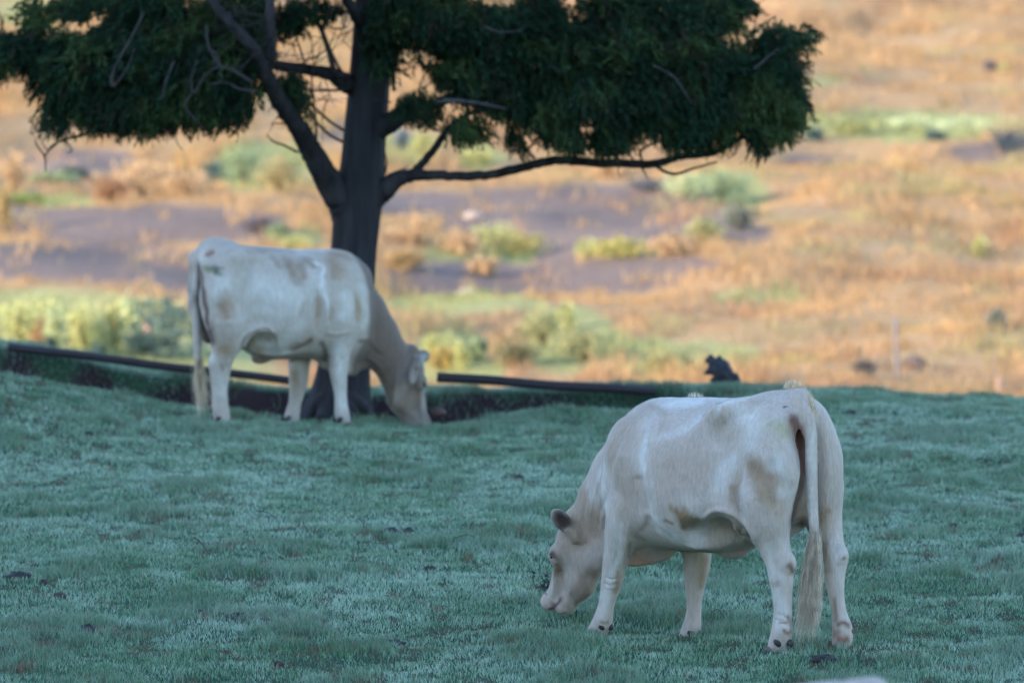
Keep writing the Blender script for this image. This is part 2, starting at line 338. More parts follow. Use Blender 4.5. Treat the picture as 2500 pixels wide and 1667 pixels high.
def pasture():
    r = np.random.default_rng(3); N = 1000000
    y = 40.5 + 29.8 * r.random(N); x = (r.random(N) * 2 - 1) * (5.6)
    keep = (np.abs(x) < .0605 * y + 1.0) & (r.random(N) < 1.0 - .25 * (y - 40) / 30)
    x, y = x[keep], y[keep]
    # thin out on the bare earth
    m = hollow(x); ly = lip_y(x); by = 67.06 + .12 * vnoise(9, x / .3, x * 0)
    bare = m * (y > ly + .04) * (y < by); spot = fbm(91, x / .35, y / .3, oct=2) > .42 - .12 * sm((y - 66.6) / .4) - .45 * sm((x - .2) / 1.2) - .55 * sm((-x - 3.0) / .8) * (y < 65.5)
    ribbon = (np.abs((y - 66.35 - .15 * vnoise(92, x / .7, x * 0))) < .09) & (x < -.2) & (fbm(93, x / .6, y * 0, oct=2) > -.25)
    k = (bare < .5) | (spot & (r.random(len(x)) < .8)) | ribbon
    x, y = x[k], y[k]; z = land(x, y)
    t = fbm(101, x / .42, y / .95, oct=3); t2 = fbm(102, x / .16, y / .3, oct=2); frost = .36 * fbm(103, x / 1.0, y / 2.2, oct=4) + .30 * fbm(104, x / .14, y / .3, oct=2) + r.normal(0, .16, len(x)); dry = fbm(105, x / .13, y / .30, oct=4) + .12 * fbm(106, x / 1.5, y / 2.5, oct=2) + .07 * sm((47.5 - y) / 4)
    tus = sm((t - .06) / .34); n = len(x); lush = np.zeros(n)
    for X, Y, rr in ((1150, 1262, .26), (1690, 1455, .30), (1560, 1420, .16), (205, 1440, .20), (420, 995, .35), (850, 1010, .25), (620, 1005, .22), (1060, 1290, .12), (60, 1150, .25), (1450, 1420, .14), (330, 1190, .3), (2150, 1110, .35), (2000, 1290, .2), (2230, 1190, .18), (1880, 1490, .25), (700, 1330, .25), (480, 900, .22), (560, 905, .15)):
        p = on_land(X, Y, 40.); lush = np.maximum(lush, sm(1.25 - np.sqrt(((x - p[0]) / rr) ** 2 + ((y - p[1]) / (rr * 1.3)) ** 2)))
    tus = np.maximum(tus, lush)
    h = .022 + .012 * r.random(n) + .045 * tus * r.uniform(.5, 1.1, n) + .010 * np.clip(t2, 0, 1) + .045 * lush * r.random(n); edge = np.exp(-((y - lip_y(x)) / .25) ** 2) * hollow(x) + np.exp(-((y - 67.4) / .35) ** 2) * hollow(x) + sm((y - 67.5) / 1.) * .8
    h *= 1 + .5 * np.clip(edge, 0, 1); long_ = r.random(n) < .004; h[long_] *= 1.7; h[dry > .25] *= .6
    w_ = .0040 * r.uniform(.7, 1.3, n) * (1 + .25 * (y - 45) / 20)
    dark = C(.045, .140, .058); mid = C(.15, .31, .14); pale = C(.47, .60, .46)
    f = sm((frost + .36) / .82)[:, None] * (1 - .55 * tus[:, None]); u = r.random((n, 1))
    c = dark * (1 - u) + mid * u; c = c * (1 - .75 * f) + pale * .75 * f; c *= r.uniform(.64, 1.30, (n, 1)) * (1 - .25 * tus[:, None])
    br = (r.random(n) < .045 + .6 * sm((dry - .24) / .2)); c[br] = C(.20, .115, .07) * r.uniform(.5, 1.4, (br.sum(), 1))
    yl = r.random(n) < .012; c[yl] = C(.33, .27, .11)
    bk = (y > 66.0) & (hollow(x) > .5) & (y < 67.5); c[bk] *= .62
    tipm = np.clip(.15 + .75 * f[:, 0] * r.random(n), 0, 1); tipm[br] *= .2
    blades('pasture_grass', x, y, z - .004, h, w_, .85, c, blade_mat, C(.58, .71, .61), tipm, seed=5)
def pasture_around():
    """the same grass, thinner, to either side of what the picture shows"""
    r = np.random.default_rng(9); N = 330000; y = 34 + 36 * r.random(N); x = (r.random(N) * 2 - 1) * 12; k = np.abs(x) > np.maximum(.0605 * y + .9, 5.5 * (y < 40.6) * 0); k |= y < 40.6; m = hollow(x); k &= ~((m > .5) & (y > lip_y(x)) & (y < 67.1)); x, y = x[k], y[k]; n = len(x)
    f = sm((fbm(103, x / 1.0, y / 2.2, oct=4) * .4 + r.normal(0, .16, n) + .36) / .82)[:, None]; c = C(.038, .130, .050) * (1 - f) + C(.36, .48, .36) * f; c *= r.uniform(.72, 1.22, (n, 1))
    blades('pasture_grass', x, y, land(x, y) - .004, .03 + .03 * r.random(n), .011 * r.uniform(.7, 1.3, n), .85, c, blade_mat, seed=8)
    N = 160000; y = 120 + 110 * r.random(N); x = (r.random(N) * 2 - 1) * 40; k = np.abs(x) > .0605 * y + 1.5; x, y = x[k], y[k]; z = land(x, y); s_, g, X, Y = fieldmap(x, y, z); k = r.random(len(x)) < 1 - .9 * s_; x, y, z, g = x[k], y[k], z[k], g[k][:, None]; n = len(x)
    c = (C(.52, .355, .215) * (1 - g) + C(.36, .375, .18) * g) * r.uniform(.7, 1.15, (n, 1)); blades('hillside_grass', x, y, z - .01, .12 + .3 * r.random(n), .04 * r.uniform(.6, 1.4, n), .7, c, dry_mat, seed=10)
def hillside():
    r = np.random.default_rng(4); N = 420000
    y = 118 + 112 * r.random(N) ** 1.15; x = (r.random(N) * 2 - 1) * 17; keep = np.abs(x) < .0605 * y + 2.0; x, y = x[keep], y[keep]; z = land(x, y); s_, g, X, Y = fieldmap(x, y, z)
    cl = fbm(111, x / .7, y / 1.2, oct=3); k = (r.random(len(x)) < (1 - .985 * s_ * (1 - .5 * sm((cl - .25) / .15)))) & (cl > -.25 - .3 * r.random(len(x)))
    x, y, z, s_, g, cl = x[k], y[k], z[k], s_[k], g[k], cl[k]; n = len(x)
    big = sm((fbm(112, x / 2.4, y / 4, oct=3) - .0) / .4); h = (.10 + .22 * r.random(n)) * (.45 + .9 * sm((cl + .2) / .6)) * (.7 + .9 * big) * (1 - .45 * g)
    w_ = .018 * r.uniform(.6, 1.5, n)
    hue = fbm(113, x / 1.6, y / 3.0, oct=3)[:, None]; hue2 = fbm(114, x / .6, y / 1.0, oct=2)[:, None]
    c = C(.485, .315, .17) + hue * C(.10, .04, -.01) + hue2 * C(.11, .09, .06); red = sm((fbm(115, x / 1.1, y / 2, oct=3) - .15) / .2)[:, None]; c = c * (1 - .55 * red) + C(.34, .19, .13) * .55 * red
    gc = C(.34, .355, .165) + hue * C(.08, .04, .0) + hue2 * C(.08, .09, .04); gg = np.maximum(g[:, None], .5 * sm((fbm(116, x / 1.3, y / 2.4, oct=3) - .2) / .2)[:, None]); c = c * (1 - gg) + gc * gg
    c = np.clip(c * r.uniform(.75, 1.15, (n, 1)), .02, .8)
    blades('hillside_grass', x, y, z - .01, h, w_, .7, c, dry_mat, seed=6)
dry_mat = attr_mat('dry grass', .8, .1, 1.5, .12, transl=.30)
# ---------------------------------------------------------------- cows
class Frame:
    """cow frame: x forward, y to the cow's left, z up; P() reads a place on the cow off the photograph at a given distance from its mid plane"""
    def __init__(s, conv, hind, yaw, side, z0=0.0):
        s.conv = conv; s.o = at_z(*conv(*hind), z0); s.f = np.array([side * math.cos(yaw), math.sin(yaw), 0]); s.l = np.array([-s.f[1], s.f[0], 0])
        s.rz = math.atan2(s.f[1], s.f[0])
    def P(s, u, v, lat=0):
        r = ray(*s.conv(u, v)); c = np.array([0, 0, CAMZ]); t = (lat - (c - s.o) @ s.l) / (r @ s.l); w_ = c + r * t - s.o
        return np.array([w_ @ s.f, lat, w_[2]])
    def uv(s, V):
        """whole-picture position (2500 px) of points given in the cow frame"""
        w_ = s.o + V[:, :1] * s.f + V[:, 1:2] * s.l + V[:, 2:] * [0, 0, 1]; X, Y = to_px(w_[:, 0], w_[:, 1], w_[:, 2]); return np.stack([X, Y], 1) * 1.06293
def near_line(q, pts, conv, width):
    """0..1 closeness of picture positions q to a line drawn through pts"""
    p = spline(np.array([conv(*a) for a in pts]), 6 * len(pts)); d = np.full(len(q), 1e9); t = np.zeros(len(q))
    for k, (a, b) in enumerate(zip(p[:-1], p[1:])):
        e = b - a; f = np.clip(((q - a) @ e) / (e @ e), 0, 1); dd = np.linalg.norm(q - a - f[:, None] * e, axis=1); m = dd < d; d = np.where(m, dd, d); t = np.where(m, (k + f) / (len(p) - 1), t)
    return np.exp(-(d / width) ** 2) * np.clip(np.minimum(t, 1 - t) * 6 + .15, 0, 1)
class Head:
    def __init__(s, poll, nose, sc=.88, hs=1.):
        s.p = np.array(poll, float); a = np.array(nose, float) - s.p; s.a = a / np.linalg.norm(a)
        n = np.cross(s.a, [0, 1, 0]); n = -n if n[0] < 0 else n; s.n = n / np.linalg.norm(n); s.y = np.cross(s.n, s.a); s.y = s.y if s.y[1] > 0 else -s.y; s.s = sc; s.hs = hs
        s.R = np.array([s.a, s.n, s.y]).T
    def __call__(s, t, h, y): return s.p + s.s * (t * s.a + h * s.hs * s.n + y * s.y)
def sculpt_head(G, H):
    q = H.s; R = H.R
    def ball(t, h, y, r, k=.03, sub=False): G.ball(H(t, h, y), np.array(r) * [1, H.hs, 1] * q, k * q, R, sub)
    def cone(a, b, ra, rb, k=.03, flat=1., sub=False): G.cone(H(*a), H(*b), ra * q, rb * q, k * q, flat, H.y, sub)
    ball(.10, -.095, 0, (.135, .10, .095), .05)                       # skull
    ball(-.02, -.055, 0, (.06, .05, .06), .05)                        # poll
    cone((.07, -.075, 0), (.42, -.055, 0), .078, .055, .04, .98)      # face
    cone((.13, -.185, 0), (.27, -.165, 0), .118, .098, .05, .68)      # cheeks
    cone((.27, -.18, 0), (.42, -.125, 0), .080, .052, .05, .72)      # lower jaw
    ball(.455, -.048, 0, (.052, .054, .067), .04)                     # muzzle
    ball(.475, -.035, .034, (.035, .034, .03), .03); ball(.475, -.035, -.034, (.035, .034, .03), .03)
    ball(.462, -.112, 0, (.045, .028, .044), .02); ball(.42, -.135, 0, (.06, .036, .044), .03)  # lower lip and chin
    for y in (1, -1):
        ball(.17, -.050, y * .074, (.036, .028, .024), .04)          # brow
        ball(.178, -.052, y * .092, (.038, .026, .015), .04); ball(.187, -.050, y * .112, (.018, .011, .014), .008, True)   # lids and eye socket
        cone((.215, -.07, y * .085), (.40, -.075, y * .055), .014, .008, .03)   # cheek ridge
        ball(.503, -.022, y * .040, (.010, .014, .014), .012, True)   # nostril
        cone((.52, -.088, y * .01), (.475, -.086, y * .062), .007, .007, .010, 1., True)  # mouth line
        cone((.475, -.086, y * .066), (.425, -.070, y * .072), .008, .006, .012, 1., True)
def sculpt_ear(G, b, t, th=.014, wd=.05, out=(0, 0, 1), k=.02):
    """leaf-shaped ear from base b to tip t; out: direction the opening faces"""
    b = np.array(b, float); t = np.array(t, float); d = t - b; L = np.linalg.norm(d); d /= L
    o = np.array(out, float); o -= (o @ d) * d; o /= np.linalg.norm(o); w_ = np.cross(d, o); R = np.array([d, o, w_]).T
    G.cone(b - d * .03, b + d * L * .25, .034, .030, .04)
    G.ball(b + d * L * .55, (L * .48, th * 1.6, wd), k, R)
    G.ball(b + d * L * .60 + o * .020, (L * .36, .017, wd * .66), .012, R, True)

def patchy(V, base, patches, extra=None, wh=0):
    c = np.tile(np.array(base, float), (len(V), 1)); c = c * (1 - wh[:, None]) + np.array(WHITE) * wh[:, None]
    if extra: m, col = extra(V); c = c * (1 - m[:, None]) + np.array(col) * m[:, None]
    wv = V + .055 * np.stack([fbm(5, *(V * 8).T), fbm(6, *(V * 8).T), fbm(7, *(V * 8).T)], 1)
    for p, r, col, s_ in patches:
        r = np.broadcast_to(np.array(r, float), (3,)); d = np.sqrt((((wv - np.array(p)) / r) ** 2).sum(1)); m = np.clip((1.35 - d) / 1.05, 0, 1); m = m * m * (3 - 2 * m) * s_
        c = c * (1 - m[:, None]) + np.array(col) * m[:, None]
    return c

CREAM = (.64, .585, .51); WHITE = (.70, .68, .64); TAN = (.36, .25, .165); DUN = (.25, .175, .115); BROWN = (.17, .10, .065); PINK = (.52, .36, .31)
coat_mat = attr_mat('coat', .75, .18, 55, .13, .006, 95, (1, 1, .30))
coat_mat.node_tree.nodes['Principled BSDF'].inputs['Sheen Weight'].default_value = .35
coat_mat.node_tree.nodes['Principled BSDF'].inputs['Sheen Roughness'].default_value = .45
fuzz_mat = attr_mat('short hair', .75, .18, 9, .10, gain=1.08)
fuzz_mat.node_tree.nodes['Principled BSDF'].inputs['Sheen Weight'].default_value = .5
hair_mat = attr_mat('tail hair', .6, .3, 14, .25, transl=.35, gain=1.25)
eye_mat, _, _b = new_mat('eye', .12, .6); _b.inputs['Base Color'].default_value = (.012, .009, .008, 1)
hoof_mat = attr_mat('hoof', .55, .3, 30, .3)

def leg(G, Fm, pts, k=.05, flat=.9, n=None):
    """pts rows (u, v, lat, r): centre line of the leg read off the photograph"""
    q = [np.append(Fm.P(u, v, lat), r) for u, v, lat, r in pts]; q = spline(q, 4 * len(q)) if n is None else q
    G.chain(q, k, flat); return q
def hooves(root, foot, ang, claws=None, sc=1.):
    """a cloven hoof: two claws; and the two dewclaws behind, as children"""
    mb = MB(); c, s_ = math.cos(ang), math.sin(ang)
    for y in (-1, 1):
        n = 14; V = []
        rings = [(.0, .050, .024, .0), (.020, .047, .023, .004), (.050, .036, .020, -.006), (.062, .020, .012, -.012)]
        for z, rx, ry, sh in rings:
            a = np.linspace(0, 2 * np.pi, n, endpoint=False); x = np.cos(a) * rx * np.where(np.cos(a) > 0, 1.25, .8) + sh + .01; yy = np.sin(a) * ry + y * .027
            x, yy = x * sc, yy * sc; V.append(np.stack([foot[0] + x * c - yy * s_, foot[1] + x * s_ + yy * c, np.full(n, foot[2] + z * sc)], 1))
        V = np.concatenate(V); i = np.arange(n); j = (i + 1) % n
        Q = np.concatenate([np.stack([r * n + i, r * n + j, (r + 1) * n + j, (r + 1) * n + i], 1) for r in range(3)]); mb.add(V, Q, (.12, .095, .08))
    h_ = mb.build('hoof', hoof_mat, root)
    if claws is None:
        for y in (-1, 1): dewclaw(root, (foot[0] - .055, foot[1] + y * .032, foot[2] + .075), sc)
def dewclaw(root, p, sc=1.):
    mb = MB(); tube(mb, np.array(p) + np.array([[.022, 0, .014], [.010, 0, .010], [-.002, 0, .002], [-.012, 0, -.008], [-.018, 0, -.018]]) * sc, np.array([.009, .017, .0195, .016, .007]) * sc, 12, (.040, .034, .036)); mb.build('dewclaw', hoof_mat, root)
def eyes(root, H):
    for y in (1, -1):
        mb = MB(); c = H(.187, -.051, y * .092); n, m = 14, 9; a, b = np.meshgrid(np.linspace(0, 2 * np.pi, n, endpoint=False), np.linspace(.01, np.pi - .01, m)); r = .0185 * H.s
        V = np.stack([np.cos(a) * np.sin(b), np.sin(a) * np.sin(b), np.cos(b)], 2).reshape(-1, 3) * r + c
        i = np.arange(n); j = (i + 1) % n; Q = np.concatenate([np.stack([k * n + i, k * n + j, (k + 1) * n + j, (k + 1) * n + i], 1) for k in range(m - 1)])
        mb.add(V, Q); mb.build('eye', eye_mat, root)
def strands(name, root, anchors, dirs, n, L, w_, cols, spread=.02, curl=.012, seg=7, mat=None, clumps=0, belly=.0):
    """tapered flat hairs growing from a line of anchors; with clumps the ends draw together in locks"""
    A_ = spline(anchors, 60); t = np.linspace(0, 1, seg); k = rng.integers(0, 60, n); dirs = np.array(dirs, float); V = np.zeros((n, seg * 2, 3))
    cd = dirs + rng.normal(0, .075, (max(clumps, 1), 3)); cp = rng.uniform(0, 6.28, (max(clumps, 1), 2)); cl_ = rng.uniform(.55, 1.05, max(clumps, 1))
    for i in range(n):
        p = A_[k[i]] + rng.normal(0, spread, 3) * [1, 1, .4]; c_ = rng.integers(0, max(clumps, 1))
        d = (cd[c_] + rng.normal(0, .022, 3)) if clumps else dirs + rng.normal(0, .10, 3); d /= np.linalg.norm(d); l = L * (cl_[c_] * rng.uniform(.8, 1.05) * np.clip(1.15 - 9 * np.linalg.norm((p - A_[k[i]])[:2]), .45, 1.05) if clumps else rng.uniform(.45, 1.05))
        ph = cp[c_] if clumps else rng.uniform(0, 6.28, 2); side = rng.normal(0, 1, 3); side -= side @ d * d; side /= np.linalg.norm(side)
        c = p + d * l * t[:, None] + np.stack([np.sin(t * 7 + ph[0]), np.sin(t * 8 + ph[1]), 0 * t], 1) * curl * t[:, None] + ((p - A_[k[i]]) * [1, 1, 0] * belly)[None] * np.sin(t * np.pi)[:, None]
        ww = w_ * rng.uniform(.6, 1.3) * (1 - t * .85)[:, None]
        V[i, :seg] = c - side * ww; V[i, seg:] = c + side * ww
    q = np.arange(seg - 1); Q = np.stack([q, q + 1, q + 1 + seg, q + seg], 1); Q = (Q[None] + (np.arange(n) * seg * 2)[:, None, None]).reshape(-1, 4)
    cc = np.array(cols)[rng.integers(0, len(cols), n)] * rng.uniform(.8, 1.15, (n, 1)); cc = np.repeat(cc, seg * 2, 0)
    return mesh_obj(name, V.reshape(-1, 3), Q, mat or hair_mat, root, cc)
def coat_fuzz(V, N, n, L, w_, cols, lay=(-.6, 0, -.75), up=.55):
    """short hairs standing a little off the skin, joined to the body mesh"""
    k = rng.integers(0, len(V), n); p = V[k] + rng.normal(0, .002, (n, 3)); nn = N[k]; d = np.array(lay) + rng.normal(0, .22, (n, 3)); d -= (d * nn).sum(1)[:, None] * nn; d /= np.linalg.norm(d, axis=1)[:, None] + 1e-6
    d = d + nn * up * rng.uniform(.3, 1.2, (n, 1)); d /= np.linalg.norm(d, axis=1)[:, None]; s_ = np.cross(d, nn); s_ /= np.linalg.norm(s_, axis=1)[:, None] + 1e-6
    l = L * rng.uniform(.4, 1.2, (n, 1)); p = p - nn * .0006
    W = np.stack([p - s_ * w_, p + s_ * w_, p + d * l], 1).reshape(-1, 3); return W, np.arange(3 * n).reshape(-1, 3), np.repeat(cols[k] * rng.uniform(.88, 1.12, (n, 1)), 3, 0), np.repeat(nn, 3, 0)

def finish_cow(root, G, patches, fuzz=60000, extra=None, Fm=None, side=1, folds=(), whites=(), base=CREAM, darks=(), protect=None, inner=()):
    """folds: (line on the picture, width px, height m): skin creases and muscle edges on the side that is seen; whites: pale coat and painted highlights; darks: marks, and shade painted at jaw and creases"""
    V, Q = G.mesh(); V = relax(V, Q, 3); N = vnormals(V, Q); view = -(N @ np.array([Fm.f[1], Fm.l[1], 0])); q = Fm.uv(V); see = sm((V[:, 1] * side + .03) / .08) * sm((view + .1) / .3); unit = Fm.conv(1, 0)[0] - Fm.conv(0, 0)[0]
    for pts, w_, amp in folds: V = V + N * (near_line(q, pts, Fm.conv, w_ * unit) * see * amp)[:, None]
    N = vnormals(V, Q)
    V = V + N * (.0035 * fbm(31, *(V * np.array([6, 6, 3.5])).T, oct=3))[:, None]
    wh = sm((fbm(51, *(V * [3.2, 3.2, 2.2]).T, oct=3) + .02) / .5) * .55
    for pts, w_, a_ in whites: wh = np.maximum(wh, .8 * near_line(q + 13 * np.stack([fbm(61, *(V * 11).T, oct=2), fbm(62, *(V * 11).T, oct=2)], 1), pts, Fm.conv, w_ * unit) * see * a_)
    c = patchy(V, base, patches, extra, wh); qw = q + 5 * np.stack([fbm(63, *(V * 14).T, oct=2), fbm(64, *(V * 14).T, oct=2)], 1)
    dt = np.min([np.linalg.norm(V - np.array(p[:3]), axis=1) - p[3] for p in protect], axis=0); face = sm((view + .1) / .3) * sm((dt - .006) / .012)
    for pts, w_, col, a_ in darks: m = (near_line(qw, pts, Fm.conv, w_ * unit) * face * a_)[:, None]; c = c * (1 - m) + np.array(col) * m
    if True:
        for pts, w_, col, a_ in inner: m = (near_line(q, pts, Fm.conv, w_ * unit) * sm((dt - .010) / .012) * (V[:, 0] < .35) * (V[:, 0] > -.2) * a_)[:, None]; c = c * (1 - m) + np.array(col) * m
    c *= (1 + .07 * fbm(41, *(V * 5).T, oct=4))[:, None]
    c *= (1 + .05 * fbm(43, *(V * np.array([30, 30, 12])).T, oct=3))[:, None]
    print('cow verts', len(V))
    if fuzz:
        W, T, wc, wn = coat_fuzz(V, N, fuzz, .010, .0006, c, up=.75)
        o = mesh_obj('body', np.concatenate([V, W]), [Q, T + len(V)], coat_mat, root, np.concatenate([c, wc]))
        o.data.materials.append(fuzz_mat); mi = np.zeros(len(Q) + len(T), dtype=np.int32); mi[len(Q):] = 1; o.data.polygons.foreach_set('material_index', mi)
        o.data.normals_split_custom_set_from_vertices(np.concatenate([N, wn]))
    else: mesh_obj('body', V, Q, coat_mat, root, c)

# ---- the near cow (seen from behind its left hip, head down to the left)
CA = Frame(lambda u, v: (1280 + .4593 * u, 900 + .4593 * v), (1530, 1466), math.radians(48), -1)
def near_cow():
    P = CA.P; G = Field((-.25, -.45, -.14), (2.2, .48, 1.48), .0075)
    G.loft([(0.03, 1.18, .80, 1.00, .10), (0.08, 1.28, .70, 1.02, .17), (.15, 1.325, .64, 1.0, .215), (.29, 1.32, .56, .98, .25), (.42, 1.29, .50, .92, .285), (.56, 1.265, .455, .86, .32), (.72, 1.26, .44, .82, .345),
            (.91, 1.255, .44, .80, .34), (1.08, 1.24, .44, .80, .305), (1.22, 1.215, .42, .80, .25), (1.33, 1.165, .42, .80, .20), (1.42, 1.04, .48, .76, .14), (1.46, .95, .56, .76, .10)], .03)
    for y in (1, -1):
        a = .86 if y < 0 else 1.                                       # she rests her right hip
        G.ball((.40, .21 * y * a, 1.19), (.11, .04, .045), .13)         # hip bone
        G.cone((.38, .19 * y * a, 1.20), (.10, .12 * y * a, 1.20), .03, .03, .12)
        G.ball((.05, .115 * y * a, 1.13), (.06, .045, .08), .10)        # pin bone
        G.ball((.165, .17 * y * a, .93), (.21, .125, .27), .08)         # rump and thigh
        G.ball((.33, .205 * y * a, .74), (.125, .085, .18), .08)        # stifle
        G.ball((1.25, .165 * y, .90), (.15, .09, .22), .10)             # shoulder
        G.ball((1.31, .15 * y, .72), (.12, .09, .13), .08)
        G.ball((.62, .20 * y, .70), (.20, .13, .20), .10)              # belly side
    # neck and brisket
    G.chain([(1.16, 0, .94, .27), (1.32, 0, .91, .24), (1.50, 0, .78, .195), (1.63, 0, .65, .165), (1.76, 0, .50, .13)], .07, .56)
    G.chain([(1.20, 0, .50, .10), (1.34, 0, .46, .10), (1.50, 0, .44, .085), (1.64, 0, .42, .07)], .08, .6)
    G.chain([(1.13, 0, .44, .05), (1.24, 0, .395, .045), (1.38, 0, .385, .05), (1.52, 0, .38, .04)], .05, .6)
    # legs
    hl = leg(G, CA, [(1270, 700, .215, .15), (1295, 800, .21, .125), (1312, 880, .20, .095), (1335, 960, .185, .080), (1358, 1030, .175, .073), (1367, 1110, .17, .066), (1370, 1190, .168, .054), (1374, 1280, .168, .047), (1370, 1350, .168, .048), (1368, 1400, .168, .053), (1352, 1450, .168, .050), (1335, 1480, .168, .042)])
    G.ball(P(1412, 1035, .17), (.035, .032, .05), .03)                  # hock point
    hr = leg(G, CA, [(1580, 650, -.17, .12), (1590, 780, -.18, .10), (1608, 880, -.185, .085), (1640, 960, -.17, .064), (1655, 1020, -.16, .060), (1650, 1090, -.155, .054), (1655, 1180, -.152, .044), (1670, 1270, -.152, .036), (1680, 1330, -.152, .040), (1688, 1375, -.152, .050), (1690, 1420, -.152, .052), (1684, 1470, -.152, .045)])
    G.ball(P(1690, 990, -.165), (.032, .03, .048), .03)
    fl = leg(G, CA, [(560, 760, .185, .125), (530, 850, .19, .105), (505, 940, .19, .082), (482, 1030, .185, .064), (468, 1110, .18, .056), (452, 1180, .18, .046), (437, 1250, .18, .040), (426, 1300, .18, .044), (414, 1345, .18, .051), (392, 1385, .18, .046), (368, 1408, .18, .038)])
    fr = leg(G, CA, [(880, 860, -.16, .11), (915, 960, -.155, .080), (915, 1050, -.15, .070), (908, 1120, -.15, .056), (905, 1190, -.15, .045), (903, 1260, -.15, .038), (898, 1330, -.15, .042), (890, 1380, -.15, .050), (872, 1425, -.15, .047), (850, 1452, -.15, .040)])
    G.ball((1.10, .20, .66), (.05, .05, .07), .05); G.ball((1.12, -.17, .62), (.05, .05, .07), .05)   # elbows
    # flank fold from the stifle to the belly, and the hollow behind it
    G.ball((.50, .33, .52), (.20, .17, .125), .05, None, True)
    G.chain([(.30, .225, .64, .05), (.36, .245, .70, .04), (.45, .27, .735, .032), (.57, .31, .72, .022)], .04)
    G.ball((.60, 0, .445), (.07, .05, .03), .06)                        # navel / small udder
    G.cone((.30, .07, .60), (.34, -.07, .60), .09, .09, .06)
    # groove between the thighs
    G.chain([(-.02, 0, 1.16, .045), (.0, 0, 1.02, .065), (.01, 0, .85, .075), (.04, 0, .68, .09)], .035, sub=True)
    G.chain([np.append(P(1414, 235, .06), .035), np.append(P(1424, 310, .06), .055), np.append(P(1446, 400, .055), .052), np.append(P(1470, 520, .045), .035)], .02, sub=True)
    G.ball((-.085, .115, 1.12), (.10, .085, .13), .05, None, True)
    # tail: root over the rump, hanging between the thighs
    tl = [(.16, 0, 1.30, .035), (.09, 0, 1.29, .048)] + [tuple(np.append(P(u, v, la + .02), r)) for u, v, la, r in
          ((1462, 172, 0, .052), (1490, 240, 0, .046), (1508, 300, 0, .037), (1524, 380, 0, .030), (1526, 520, .0, .030), (1528, 650, 0, .029), (1535, 780, 0, .026), (1543, 880, 0, .020), (1542, 980, 0, .011))]
    tail_pts = spline(tl, 60)
    G.chain(spline(tl, 34), .018)
    # crease behind the shoulder, groove of the loin
    G.chain([(1.10, .345, 1.02, .02), (1.05, .375, .85, .024), (1.02, .36, .70, .024)], .06, sub=True)
    H = Head(P(215, 800, .03), P(115, 1235, .03), .98, 1.30)
    H.p = H.p - .005 * H.n
    sculpt_head(G, H)
    eb, et = P(262, 875, .12), P(152, 752, .20)
    sculpt_ear(G, eb, et, .015, .046, (-.55, .6, -.25))
    e2 = H(.03, -.10, -.12); sculpt_ear(G, e2, e2 + np.array([-.04, -.16, .05]), out=(.4, -.4, -.6))
    root = empty('cow', CA.o, CA.rz)
